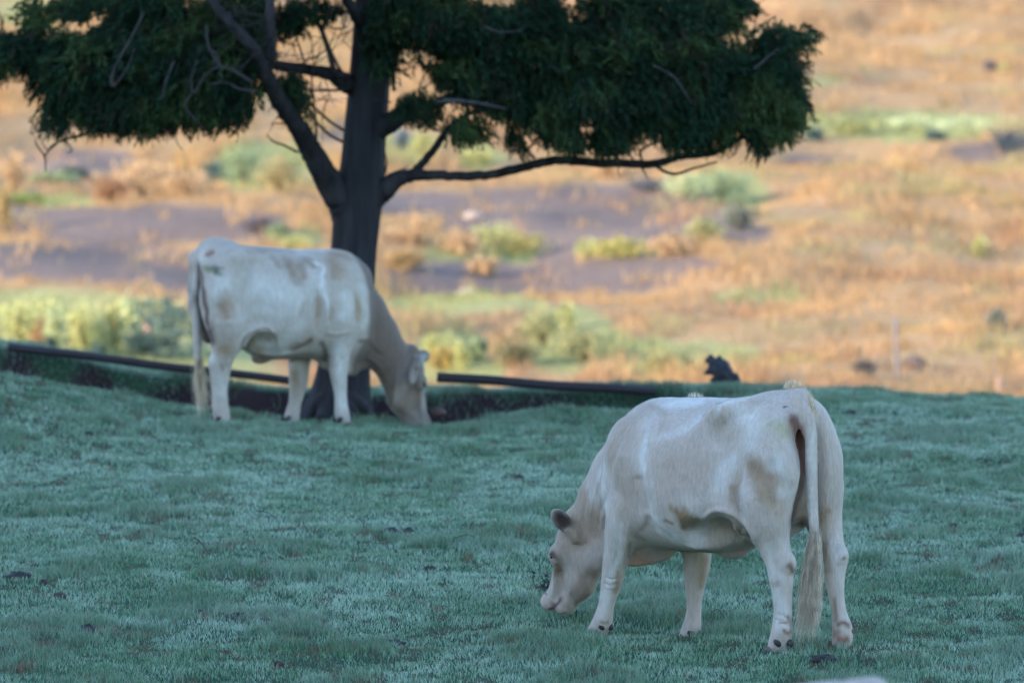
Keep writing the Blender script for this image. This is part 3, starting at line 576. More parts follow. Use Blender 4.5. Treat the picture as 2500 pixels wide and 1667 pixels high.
    pt = [(P(1225, 540, .3), (.075, .12, .09), TAN, .9), (P(1275, 610, .3), (.07, .12, .09), TAN, .9), (P(1125, 650, .3), (.06, .12, .11), TAN, .8), (P(1100, 860, .25), (.20, .16, .12), DUN, .8), (P(1150, 780, .3), (.06, .1, .08), TAN, .6), (P(1330, 720, .25), (.09, .1, .07), TAN, .5),  # large DUN patch paints shade into the flank hollow
          (P(560, 640, .25), (.12, .12, .16), TAN, .5), (P(520, 490, .2), (.09, .1, .12), TAN, .5), (P(680, 700, .3), (.04, .1, .09), TAN, .4), (P(720, 240, .1), (.07, .2, .03), TAN, .35),
          (P(740, 310, .25), (.03, .1, .06), TAN, .35), (P(1060, 240, .2), (.12, .1, .04), TAN, .28), (P(830, 550, .3), (.24, .2, .22), TAN, .30), (P(600, 300, .15), (.12, .2, .10), TAN, .4), (P(1300, 160, .05), (.16, .2, .07), TAN, .5), (P(1150, 330, .2), (.12, .2, .08), TAN, .3),
          (P(1330, 300, .2), (.08, .1, .05), (.43, .40, .25), .4), (P(1400, 350, .15), (.05, .1, .06), (.42, .39, .25), .4), (P(1600, 330, -.2), (.07, .09, .06), (.40, .38, .17), .55),
          (P(850, 800, .32), (.085, .12, .07), (.26, .17, .085), .95), (P(790, 760, .32), (.03, .1, .03), (.3, .2, .1), .8), (P(1415, 1060, .2), (.022, .05, .035), BROWN, .75), (P(1690, 1010, -.15), (.02, .05, .025), TAN, .8),
          (P(1340, 1140, .2), (.02, .06, .03), TAN, .5), (P(1390, 205, .1), (.013, .02, .013), BROWN, .9),
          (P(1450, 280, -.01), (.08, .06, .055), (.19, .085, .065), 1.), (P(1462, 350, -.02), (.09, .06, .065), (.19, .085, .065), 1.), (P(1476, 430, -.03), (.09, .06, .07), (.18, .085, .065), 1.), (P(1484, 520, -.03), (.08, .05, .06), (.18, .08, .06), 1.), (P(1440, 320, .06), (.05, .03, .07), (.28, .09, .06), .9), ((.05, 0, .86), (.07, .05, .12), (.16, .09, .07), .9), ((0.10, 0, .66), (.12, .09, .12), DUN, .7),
          (P(1590, 820, -.1), (.07, .06, .09), TAN, .6), (P(1480, 800, -.1), (.05, .09, .05), BROWN, .7), (P(940, 1050, -.18), (.05, .08, .10), TAN, .5),
          (P(1395, 1420, .2), (.04, .08, .02), (.25, .15, .09), .6), (P(1690, 1400, -.15), (.06, .07, .035), (.22, .12, .08), .9), (P(500, 1170, .2), (.04, .06, .03), TAN, .4),
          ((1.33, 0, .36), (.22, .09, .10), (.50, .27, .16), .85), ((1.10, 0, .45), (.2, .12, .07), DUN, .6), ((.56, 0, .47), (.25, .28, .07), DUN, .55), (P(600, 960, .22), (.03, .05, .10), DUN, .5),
          (P(1050, 880, .15), (.12, .12, .08), TAN, .6),
          (H(.15, -.10, .0), (.34, .3, .34), (.35, .265, .205), .82), (H(.02, -.12, .0), (.13, .2, .13), TAN, .6), (P(330, 640, .0), (.10, .2, .14), TAN, .55), (P(300, 780, .0), (.10, .2, .12), TAN, .6), (P(380, 820, .0), (.12, .2, .14), TAN, .6), (H(.27, -.08, .08), (.04, .05, .03), DUN, .7), (H(.24, -.055, .10), (.022, .03, .025), BROWN, .6), (H(.19, -.06, .11), (.024, .03, .018), BROWN, .6),
          (H(.30, -.22, .05), (.10, .06, .07), DUN, .6), (H(.40, -.12, .07), (.03, .05, .03), DUN, .6), (H(.43, -.14, .0), (.05, .09, .03), DUN, .4), (H(.48, -.03, 0), (.05, .09, .05), PINK, .7), (H(.46, -.115, 0), (.05, .08, .05), PINK, .6), (H(.505, -.090, .02), (.05, .06, .017), (.12, .06, .06), .9), (H(.45, -.078, .075), (.022, .03, .022), (.2, .11, .09), .8),
          (eb * .38 + et * .62, (.078, .085, .078), (.05, .033, .027), 1.0), (eb * .62 + et * .38, (.05, .06, .05), (.05, .035, .027), 1.), (P(320, 700, .05), (.08, .12, .12), TAN, .35), (P(370, 800, .1), (.06, .08, .1), TAN, .35)]
    fo = [([(655, 320), (640, 430), (635, 520), (660, 640), (700, 790), (770, 880)], 13, .012), ([(700, 330), (672, 450), (665, 560), (692, 690)], 12, .009), ([(600, 560), (632, 660), (640, 780)], 30, -.016), ([(530, 320), (470, 460), (440, 600), (425, 770)], 22, -.014), ([(430, 780), (425, 900), (428, 1000)], 14, -.010),
          ([(1330, 128), (1190, 160), (1060, 196), (975, 245), (925, 330), (905, 420)], 20, .011), ([(1240, 215), (1120, 250), (1030, 330), (1010, 440)], 45, -.022), ([(1030, 200), (960, 260)], 50, .006), ([(1340, 180), (1290, 260)], 34, -.014), ([(800, 240), (900, 225), (1000, 215)], 40, -.012), ([(1335, 470), (1290, 620), (1330, 760)], 34, -.010), ([(1450, 520), (1420, 660), (1385, 820)], 20, .008), ([(1180, 470), (1120, 600), (1110, 720), (1160, 800)], 30, -.010),
          ([(940, 800), (1015, 752), (1090, 768), (1160, 808), (1215, 880), (1240, 960)], 13, .016), ([(985, 830), (1080, 840), (1170, 900)], 42, -.030), ([(700, 850), (775, 905), (860, 938), (960, 955)], 12, .008), ([(500, 800), (500, 950), (470, 1060)], 12, -.007), ([(560, 800), (540, 930), (505, 1060)], 14, .006),
          ([(425, 1105), (460, 1118), (505, 1112)], 5, -.005), ([(420, 1135), (455, 1150), (498, 1142)], 5, -.005), ([(418, 1165), (450, 1178), (488, 1168)], 5, -.004), ([(855, 1075), (910, 1090), (960, 1080)], 5, -.005), ([(860, 1110), (910, 1125), (952, 1118)], 5, -.005), ([(1330, 1330), (1370, 1345), (1400, 1370)], 5, -.005), ([(1340, 1300), (1380, 1315), (1410, 1335)], 5, -.005),
          ([(410, 560), (370, 680), (350, 800)], 10, .005), ([(440, 640), (405, 740), (395, 850)], 10, -.006), ([(340, 640), (320, 740), (310, 830)], 9, -.005), ([(250, 930), (300, 940), (340, 920)], 10, -.006), ([(170, 1060), (205, 1130), (230, 1200)], 14, -.006), ([(850, 560), (860, 660), (880, 760)], 26, -.005), ([(760, 500), (770, 620), (800, 740)], 26, -.005)]
    wt_ = [([(655, 320), (640, 430), (635, 520), (660, 640), (700, 790), (770, 890), (900, 945)], 24, .95), ([(730, 200), (860, 180), (980, 170)], 22, .8), ([(960, 230), (880, 300), (800, 330), (700, 400)], 22, .7), ([(1300, 130), (1180, 165), (1060, 200), (980, 260)], 14, .8), ([(1130, 430), (1060, 560), (1040, 680)], 50, .75), ([(1380, 440), (1340, 600), (1390, 700)], 60, .75), ([(490, 800), (500, 950), (460, 1100), (440, 1250), (400, 1350)], 30, .8),  # streaks along shoulder and spine are highlights painted into the coat
           ([(1280, 900), (1340, 1120), (1360, 1300), (1340, 1420)], 34, .8), ([(1640, 400), (1660, 700), (1670, 850), (1700, 1000), (1690, 1150)], 26, .8), ([(430, 470), (410, 620), (440, 780)], 20, .6), ([(1440, 700), (1500, 600), (1480, 450)], 16, .5), ([(900, 1000), (870, 1150), (890, 1300)], 26, .6), ([(1530, 300), (1530, 600), (1540, 850)], 20, .7), ([(120, 1100), (150, 1180)], 20, .5)]
    finish_cow(root, G, pt, 200000, Fm=CA, side=1, folds=fo, whites=wt_, base=(.52, .43, .365), protect=tail_pts,
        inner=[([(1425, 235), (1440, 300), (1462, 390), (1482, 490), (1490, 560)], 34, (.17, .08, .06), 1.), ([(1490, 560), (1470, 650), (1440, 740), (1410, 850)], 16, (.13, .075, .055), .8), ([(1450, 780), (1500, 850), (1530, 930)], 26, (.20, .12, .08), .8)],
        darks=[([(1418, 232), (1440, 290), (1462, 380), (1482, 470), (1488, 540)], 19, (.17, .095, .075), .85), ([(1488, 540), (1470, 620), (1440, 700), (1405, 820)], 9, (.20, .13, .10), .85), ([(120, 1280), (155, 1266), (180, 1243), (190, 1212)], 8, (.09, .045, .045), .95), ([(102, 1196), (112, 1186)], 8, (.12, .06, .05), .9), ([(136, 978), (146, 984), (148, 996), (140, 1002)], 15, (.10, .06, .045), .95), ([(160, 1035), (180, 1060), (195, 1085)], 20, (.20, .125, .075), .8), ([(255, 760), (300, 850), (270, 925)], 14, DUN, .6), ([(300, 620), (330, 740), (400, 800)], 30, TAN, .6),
          ([(735, 800), (770, 815), (800, 830)], 9, (.25, .16, .08), .9), ([(790, 740), (830, 790), (860, 860)], 16, (.24, .155, .08), .9), ([(830, 770), (880, 790), (905, 830)], 12, (.30, .2, .1), .8), ([(660, 770), (640, 830), (610, 870)], 16, DUN, .8), ([(560, 910), (560, 970), (550, 1010)], 10, DUN, .7),
          ([(1330, 300), (1370, 320), (1410, 360)], 26, (.40, .37, .22), .6), ([(1290, 280), (1310, 300)], 18, (.40, .37, .22), .5), ([(1390, 196), (1394, 210)], 12, (.14, .06, .045), 1.), ([(1400, 1030), (1425, 1060), (1430, 1090)], 18, (.22, .13, .08), .9), ([(1690, 1000), (1700, 1020)], 16, (.24, .15, .10), .85), ([(1335, 1130), (1350, 1160)], 16, TAN, .6),
          ([(1365, 1385), (1395, 1400), (1420, 1390)], 9, (.20, .11, .08), .85), ([(1350, 1345), (1385, 1352), (1405, 1340)], 5, DUN, .7), ([(1400, 1300), (1415, 1360), (1418, 1420)], 9, DUN, .8), ([(1650, 1370), (1690, 1350), (1735, 1375)], 16, (.17, .10, .07), .9), ([(1650, 1430), (1690, 1440), (1735, 1430)], 22, (.30, .14, .10), .9), ([(1650, 1200), (1655, 1300), (1650, 1350)], 12, DUN, .8), ([(400, 1340), (430, 1350), (455, 1340)], 8, DUN, .7), ([(500, 1060), (495, 1130), (475, 1200)], 12, TAN, .8), ([(960, 980), (950, 1090), (935, 1180)], 26, TAN, .85), ([(1590, 900), (1600, 1000), (1615, 1100)], 26, TAN, .8), ([(1640, 740), (1600, 760), (1570, 820)], 22, TAN, .8),
          ([(1090, 610), (1120, 680), (1130, 720)], 26, (.32, .22, .14), .8), ([(1190, 490), (1230, 530), (1265, 600)], 34, (.33, .225, .15), .9), ([(1260, 600), (1300, 680), (1340, 740)], 36, TAN, .7), ([(520, 460), (515, 560)], 46, (.40, .30, .22), .6), ([(560, 560), (590, 680)], 60, TAN, .45), ([(650, 190), (720, 220), (760, 250)], 22, TAN, .6), ([(240, 1180), (250, 1210)], 15, DUN, .8), ([(300, 1120), (350, 1080), (390, 1120)], 26, DUN, .65), ([(270, 1270), (300, 1230), (360, 1190)], 12, (.26, .17, .12), .7)])  # last strokes paint the shadow of the jaw into the coat
    for q, ang in ((hl, 0), (hr, 0), (fl, .05), (fr, -.05)):
        e = q[-1]; hooves(root, (e[0], e[1], e[2] - .052), ang, [])
    for u, v, la in ((408, 1368, .205), (452, 1368, .16), (886, 1408, -.12), (932, 1410, -.165), (1345, 1455, .205), (1408, 1456, .155), (1667, 1388, -.12), (1726, 1390, -.17)): dewclaw(root, P(u, v, la))
    eyes(root, H)
    # tail switch, hairs on the tail head and at the withers
    a = [P(1541, 830, 0.02), P(1545, 900, 0.02), P(1543, 960, 0.02), P(1538, 1030, 0.02)]
    tip = P(1515, 1435, 0) - P(1540, 1000, 0); yl = [(.62, .54, .45), (.52, .43, .34), (.70, .63, .54), (.40, .31, .22)]
    strands('tail_switch', root, a, tip / np.linalg.norm(tip), 1500, .50, .0016, yl, .0095, .010, 9, clumps=16, belly=.8)
    top = [P(1385, 103, 0), P(1425, 100, 0), P(1460, 118, 0), P(1490, 150, 0), P(1515, 195, 0), P(1535, 250, 0)]
    strands('hair_tuft', root, top, (-.45, 0, .85), 420, .055, .0019, [(.76, .64, .48), (.55, .42, .28)], .009, .006, 4, clumps=14)
    wt = [P(885, 150, 0), P(935, 150, 0)]; strands('hair_tuft', root, wt, (-.1, 0, 1), 110, .027, .0012, yl, .014, .006, 4)
    return root

# ---- the farther cow (side on, grazing to the right under the tree)
CB = Frame(lambda u, v: (400 + .3443 * u, 540 + .3443 * v), (395, 1375), math.radians(30), 1)
def far_cow():
    P = CB.P; G = Field((-.40, -.45, -.2), (2.0, .45, 1.42), .010)
    top = [P(u, v) for u, v in ((240, 215), (300, 140), (430, 128), (540, 165), (700, 180), (900, 198), (1080, 218), (1200, 220), (1290, 226), (1360, 270), (1420, 330))]
    bx = [.80, .70, .60, .50, .41, .40, .40, .38, .38, .42, .50]; zw = [.98, .98, .96, .88, .82, .80, .80, .80, .80, .78, .78]; ww = [.10, .18, .25, .30, .345, .35, .33, .28, .24, .20, .14]
    G.loft([(t[0], t[2], b, z, w_) for t, b, z, w_ in zip(top, bx, zw, ww)], .03)
    hx, px_, tx = P(560, 250)[0], P(330, 300, -.12)[0], P(400, 600, -.2)[0]
    print('far x', [tuple(np.round(t, 2)) for t in top], hx, px_, tx)
    for y in (1, -1):
        dx, a = (.06, .72) if y > 0 else (0, 1.)
        G.ball((P(560, 250, -.2)[0], .205 * y, 1.165), (.10, .04, .045), .12)
        G.cone((P(540, 250, -.2)[0], .19 * y, 1.17), (P(300, 250, -.1)[0], .11 * y, 1.17), .03, .03, .10)
        G.ball((P(310, 320, -.12)[0] + dx, .12 * y * a, 1.09), (.055, .05, .09), .08)
        G.ball((P(425, 560, -.2)[0] + dx, .175 * y * a, .88), (.18, .12, .27), .08)
        G.ball((P(500, 760, -.22)[0], .205 * y * a, .70), (.125, .085, .18), .08)
        G.ball((P(1250, 520, -.2)[0], .165 * y, .86), (.14, .09, .25), .10)
        G.ball((P(1290, 760, -.2)[0], .15 * y, .68), (.12, .09, .12), .08)
    N = [np.append(P(u, v), r) for u, v, r in ((1140, 480, .26), (1290, 560, .25), (1400, 680, .215), (1500, 820, .19), (1590, 950, .165), (1680, 1060, .135))]
    G.chain(N, .12, .66)
    G.chain([np.append(P(u, v), r) for u, v, r in ((1150, 880, .12), (1280, 930, .11), (1380, 920, .08), (1480, 960, .05))], .06, .6)
    G.chain([np.append(P(u, v), r) for u, v, r in ((1150, 1000, .05), (1260, 1040, .05), (1340, 1050, .045), (1400, 1020, .03), (1430, 960, .03))], .05, .6)
    leg(G, CB, [(430, 720, -.21, .14), (430, 830, -.205, .105), (425, 920, -.195, .090), (408, 1000, -.18, .080), (398, 1070, -.175, .073), (394, 1140, -.17, .064), (394, 1220, -.168, .056), (400, 1300, -.168, .056), (408, 1370, -.168, .058), (420, 1410, -.168, .05)])
    hr = np.append(P(422, 1410, -.168), .05); G.ball(P(345, 1010, -.18), (.03, .03, .05), .03)
    hl = leg(G, CB, [(440, 720, .19, .12), (430, 850, .18, .09), (400, 950, .17, .07), (385, 1040, .165, .06), (385, 1140, .16, .05), (390, 1240, .16, .042), (395, 1320, .16, .048), (405, 1350, .16, .045)])
    fr = leg(G, CB, [(1245, 720, -.19, .12), (1242, 820, -.19, .105), (1242, 910, -.185, .088), (1240, 1000, -.18, .072), (1240, 1080, -.18, .062), (1248, 1160, -.175, .050), (1255, 1240, -.175, .043), (1258, 1310, -.175, .046), (1265, 1370, -.175, .052), (1280, 1420, -.175, .046)])
    fl = leg(G, CB, [(980, 880, .16, .10), (962, 980, .155, .080), (957, 1070, .15, .072), (954, 1150, .15, .066), (942, 1220, .15, .052), (928, 1290, .15, .044), (916, 1345, .15, .048), (908, 1385, .15, .052), (912, 1410, .15, .044)])
    G.ball(P(700, 900, -.34), (.16, .13, .11), .05, None, True)
    q = [np.append(P(u, v, la), r) for u, v, la, r in ((490, 870, -.21, .06), (540, 840, -.225, .045), (595, 792, -.24, .035), (680, 762, -.265, .026), (780, 765, -.27, .016))]; G.chain(q, .06)
    G.ball(P(680, 985), (.06, .05, .03), .06)
    xr = P(300, 500, 0)[0]
    G.chain([(xr - .07, 0, 1.10, .045), (xr - .05, 0, .98, .07), (xr - .03, 0, .82, .085), (xr, 0, .64, .095)], .035, sub=True)
    G.chain([np.append(P(268, 340, -.05), .03), np.append(P(275, 480, -.06), .045), np.append(P(300, 660, -.065), .055), np.append(P(322, 840, -.07), .06)], .03, sub=True)
    tl = [np.append(P(u, v, 0), r) for u, v, r in ((430, 165, .035), (350, 160, .045), (292, 195, .050), (258, 262, .042), (238, 340, .034), (228, 450, .030), (226, 600, .030), (232, 750, .030), (238, 870, .029), (236, 980, .022))]
    tail_pts = spline(tl, 60)
    G.chain(spline(tl, 34), .018)
    G.chain([P(u, v, -.36).tolist() + [.022] for u, v in ((1120, 330), (1100, 520), (1110, 700), (1130, 800))], .06, sub=True)
    H = Head(P(1835, 940), P(1892, 1400), 1.10, 1.06); H.p = H.p - .03 * H.n
    sculpt_head(G, H)
    G.ball(P(1835, 955), (.055, .06, .05), .03)
    eb, et = P(1785, 1010, -.13), P(1752, 1150, -.20); sculpt_ear(G, eb, et, .016, .042, (.3, -1, 0))
    e2 = H(.04, -.09, .12); sculpt_ear(G, e2, e2 + np.array([.02, .15, -.02]), .014, .045, (.4, .4, -.6))
    root = empty('cow', CB.o, CB.rz); NK = (.150, .105, .080)
    pt = [
          (P(1780, 1250, -.1), (.10, .2, .14), NK, .5), (P(1740, 1330, -.1), (.06, .2, .06), DUN, .7), (P(1780, 1190, -.1), (.04, .1, .04), BROWN, .35), (P(1820, 970), (.06, .2, .06), (.5, .49, .46), .7), (P(1860, 1160, -.11), (.022, .04, .018), BROWN, .8), (P(1900, 1370, -.05), (.03, .08, .03), TAN, .6),
          (P(370, 345, -.2), (.035, .1, .045), (.15, .16, .11), .8), (P(320, 335, -.2), (.05, .1, .025), (.20, .23, .12), .8), (P(150, 330, .15), (.05, .1, .06), (.17, .2, .12), .8),
          (P(430, 610, -.25), (.085, .1, .14), TAN, .95), (P(440, 900, -.25), (.06, .1, .09), TAN, .8), (P(330, 210, 0), (.03, .06, .03), (.30, .15, .10), .8), (P(620, 200, -.1), (.16, .2, .045), DUN, .6), (P(880, 310, -.2), (.09, .2, .06), DUN, .6), (P(940, 400, -.3), (.07, .1, .06), DUN, .55), (P(1000, 290, -.2), (.07, .1, .06), DUN, .6),
          (P(1210, 330, -.2), (.08, .2, .11), TAN, .75), (P(1260, 240, -.1), (.12, .2, .05), TAN, .8), (P(1370, 620, -.25), (.035, .1, .10), TAN, .7), (P(1100, 620, -.35), (.035, .1, .12), TAN, .35), (P(700, 700, -.4), (.12, .1, .06), TAN, .3), (P(670, 850, -.3), (.09, .15, .06), DUN, .75),
          (P(960, 890, -.3), (.08, .15, .03), BROWN, .45), (P(1040, 840, -.3), (.02, .1, .03), BROWN, .6), (P(800, 960, 0), (.30, .3, .05), DUN, .75), (P(1090, 930, 0), (.08, .2, .08), BROWN, .6), (P(1390, 850, -.15), (.06, .1, .03), BROWN, .45), (P(690, 1010), (.04, .05, .03), (.45, .24, .16), .8),
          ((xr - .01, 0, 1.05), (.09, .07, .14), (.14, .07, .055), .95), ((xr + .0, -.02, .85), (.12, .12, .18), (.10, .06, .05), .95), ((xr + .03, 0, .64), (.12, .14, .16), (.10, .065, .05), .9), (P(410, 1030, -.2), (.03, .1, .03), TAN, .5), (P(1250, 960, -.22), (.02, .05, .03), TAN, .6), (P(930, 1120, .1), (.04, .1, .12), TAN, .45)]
    ln = [P(1325, 245, -.06), P(1410, 380, -.15), P(1450, 560, -.2), P(1455, 820, -.2), P(1380, 900, -.15)]; lz = [q[2] for q in ln][::-1]; lx = [q[0] for q in ln][::-1]; jw = P(1740, 1300)
    def dun(V):
        xb = np.interp(V[:, 2], lz, lx) + .03 * fbm(77, *(V * 6).T, oct=3); m = np.clip((V[:, 0] - xb) / .05 + .5, 0, 1); m *= np.clip((V[:, 2] - .40) / .12, 0, 1) * .0 + 1
        f = np.clip(((V - H(.17, 0, 0)) @ H.a) / .30 + .75, 0, 1); return m * (.96 - .36 * np.where(V[:, 0] > H.p[0] - .25, f, 0)), NK
    fo = [([(545, 930), (565, 870), (600, 805), (665, 772), (745, 775), (790, 815), (800, 890)], 17, .014), ([(600, 860), (640, 905), (720, 935), (800, 945), (900, 930), (1000, 905)], 11, .014), ([(650, 850), (720, 860), (760, 880)], 40, -.014), ([(1030, 280), (1090, 310), (1135, 360), (1125, 470), (1150, 580), (1160, 690)], 13, .015), ([(1090, 480), (1100, 600), (1085, 720)], 18, -.012), ([(1390, 330), (1430, 450), (1450, 600), (1450, 780), (1400, 850)], 24, .004),
          ([(1350, 500), (1370, 620), (1350, 740)], 20, -.010), ([(1200, 500), (1180, 640), (1170, 740)], 22, -.010), ([(1150, 790), (1240, 800), (1330, 775)], 12, .008), ([(560, 300), (760, 300), (900, 340)], 34, -.008), ([(480, 420), (520, 560), (560, 700)], 34, -.008), ([(1440, 960), (1500, 1000), (1550, 1080)], 12, .010), ([(1450, 860), (1500, 930), (1560, 960)], 16, -.008), ([(1740, 900), (1700, 1050), (1720, 1180)], 18, -.008), ([(1800, 1190), (1850, 1250), (1870, 1330)], 12, -.006)]
    wt_ = [([(1030, 280), (1090, 310), (1135, 360), (1125, 470), (1150, 580), (1160, 690)], 20, 1.), ([(560, 420), (720, 480), (900, 560), (1000, 620)], 110, .75), ([(600, 620), (760, 640), (900, 700)], 80, .6), ([(1250, 820), (1245, 1000), (1250, 1200), (1270, 1380)], 50, .8), ([(1260, 480), (1300, 600), (1250, 700)], 60, .7), ([(420, 1080), (400, 1250)], 50, .6), ([(300, 170), (225, 400), (230, 700), (240, 900)], 30, .6), ([(1400, 400), (1430, 600), (1430, 780)], 30, .5), ([(1880, 1000), (1895, 1150), (1910, 1330)], 22, .6)]
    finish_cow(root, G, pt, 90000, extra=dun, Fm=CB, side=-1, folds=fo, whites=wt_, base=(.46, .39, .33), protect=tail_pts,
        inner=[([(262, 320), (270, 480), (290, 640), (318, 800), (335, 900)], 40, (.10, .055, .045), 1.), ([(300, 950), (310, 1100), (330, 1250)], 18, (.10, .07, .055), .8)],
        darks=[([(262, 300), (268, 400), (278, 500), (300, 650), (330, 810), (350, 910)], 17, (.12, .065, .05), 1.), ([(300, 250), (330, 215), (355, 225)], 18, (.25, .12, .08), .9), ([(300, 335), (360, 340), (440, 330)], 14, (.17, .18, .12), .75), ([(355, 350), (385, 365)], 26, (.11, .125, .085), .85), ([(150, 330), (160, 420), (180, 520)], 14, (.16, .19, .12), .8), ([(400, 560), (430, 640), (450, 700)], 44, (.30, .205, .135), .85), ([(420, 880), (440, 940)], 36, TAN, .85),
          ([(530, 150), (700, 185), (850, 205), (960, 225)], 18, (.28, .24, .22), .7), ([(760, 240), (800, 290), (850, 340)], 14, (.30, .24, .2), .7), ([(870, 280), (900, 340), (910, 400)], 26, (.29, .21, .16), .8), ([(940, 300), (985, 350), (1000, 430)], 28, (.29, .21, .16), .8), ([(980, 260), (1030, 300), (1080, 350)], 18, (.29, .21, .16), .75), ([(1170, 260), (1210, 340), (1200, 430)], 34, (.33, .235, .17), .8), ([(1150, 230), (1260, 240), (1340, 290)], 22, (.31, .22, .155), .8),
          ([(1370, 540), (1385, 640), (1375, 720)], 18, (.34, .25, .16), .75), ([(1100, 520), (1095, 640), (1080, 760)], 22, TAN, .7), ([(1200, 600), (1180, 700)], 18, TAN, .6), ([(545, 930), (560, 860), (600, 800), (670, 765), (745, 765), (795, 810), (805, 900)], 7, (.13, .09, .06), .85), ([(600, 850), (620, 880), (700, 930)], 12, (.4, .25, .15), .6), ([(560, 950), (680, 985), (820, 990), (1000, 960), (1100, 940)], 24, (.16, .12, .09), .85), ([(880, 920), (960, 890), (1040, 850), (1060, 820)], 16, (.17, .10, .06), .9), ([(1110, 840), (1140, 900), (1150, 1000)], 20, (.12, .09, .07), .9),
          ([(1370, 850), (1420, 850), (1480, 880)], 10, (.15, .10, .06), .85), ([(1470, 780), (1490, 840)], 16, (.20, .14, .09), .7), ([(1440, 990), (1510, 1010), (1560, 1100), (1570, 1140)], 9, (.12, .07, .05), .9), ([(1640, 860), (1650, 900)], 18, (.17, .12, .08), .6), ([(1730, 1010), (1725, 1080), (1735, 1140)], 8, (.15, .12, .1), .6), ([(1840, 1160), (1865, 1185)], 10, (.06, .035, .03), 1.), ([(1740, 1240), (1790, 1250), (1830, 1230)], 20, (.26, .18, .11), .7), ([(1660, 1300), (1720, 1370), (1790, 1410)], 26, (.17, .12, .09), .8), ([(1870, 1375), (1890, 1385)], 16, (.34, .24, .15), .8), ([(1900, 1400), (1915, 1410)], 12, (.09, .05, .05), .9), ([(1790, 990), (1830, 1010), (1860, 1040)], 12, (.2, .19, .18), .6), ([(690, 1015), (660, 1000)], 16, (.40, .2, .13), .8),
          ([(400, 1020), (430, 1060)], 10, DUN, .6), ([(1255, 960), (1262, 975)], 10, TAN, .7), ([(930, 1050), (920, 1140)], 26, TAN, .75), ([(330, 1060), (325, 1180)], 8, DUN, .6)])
    for q in (hr, hl[-1], fr[-1], fl[-1]): hooves(root, (q[0] + .0, q[1], q[2] - .06), 0)
    eyes(root, H)
    a = [P(238, 900), P(238, 960), P(236, 1020), P(238, 1080)]; tip = P(275, 1345) - P(236, 1000)
    strands('tail_switch', root, a, tip / np.linalg.norm(tip), 420, .37, .0024, [(.62, .52, .40), (.56, .45, .32), (.68, .60, .48)], .011, .008)
    return root

def third_cow(src):
    r = src.copy(); COL.objects.link(r)
    for ch in [q for q in src.children if 'tuft' not in q.name]: c = ch.copy(); COL.objects.link(c); c.parent = r; c.matrix_parent_inverse = ch.matrix_parent_inverse.copy()
    return r
# ---------------------------------------------------------------- the old cypress on the bank
def TP(X, Y, y=65.2): return at_y(X * 1.06293, Y * 1.06293, y)
bark_mat = attr_mat('bark', .9, .15, 14, .6, .02, 30, (1, 1, .10))
needle_mat = attr_mat('foliage', .75, .12, 3, .25, transl=.15)
def limb(mb, pts, n=40, sides=12, wob=.05, c=(.036, .034, .038), cap=True):
    """pts rows: picture x, picture y, depth, radius"""
    q = spline([list(TP(a, b, d)) + [r] for a, b, d, r in pts], n); q[:, :3] += .004 * rng.normal(0, 1, (n, 3)) * np.minimum(1, q[:, 3:] / .05)
    tube(mb, q[:, :3], np.maximum(q[:, 3], .003), sides, c, cap, wob); return q
def twig(mb, p, d, L, r, depth=2, c=(.045, .038, .038), bend=.5):
    n = max(5, int(L / .06)); pts = [np.array(p, float)]; d = np.array(d, float); d /= np.linalg.norm(d); k = rng.normal(0, bend, 3)
    for i in range(n): d = d + k * .18 + rng.normal(0, .09, 3); d /= np.linalg.norm(d); pts.append(pts[-1] + d * L / n)
    pts = np.array(pts); tube(mb, pts, np.linspace(r, r * .25, len(pts)), 5, c, False, .05)
    if depth > 0:
        for _ in range(rng.integers(1, 4)):
            i = rng.integers(1, len(pts) - 1); e = pts[i + 1] - pts[i]; e = e / np.linalg.norm(e) + rng.normal(0, .7, 3); twig(mb, pts[i], e, L * rng.uniform(.3, .6), r * .6, depth - 1, c, bend)
    return pts
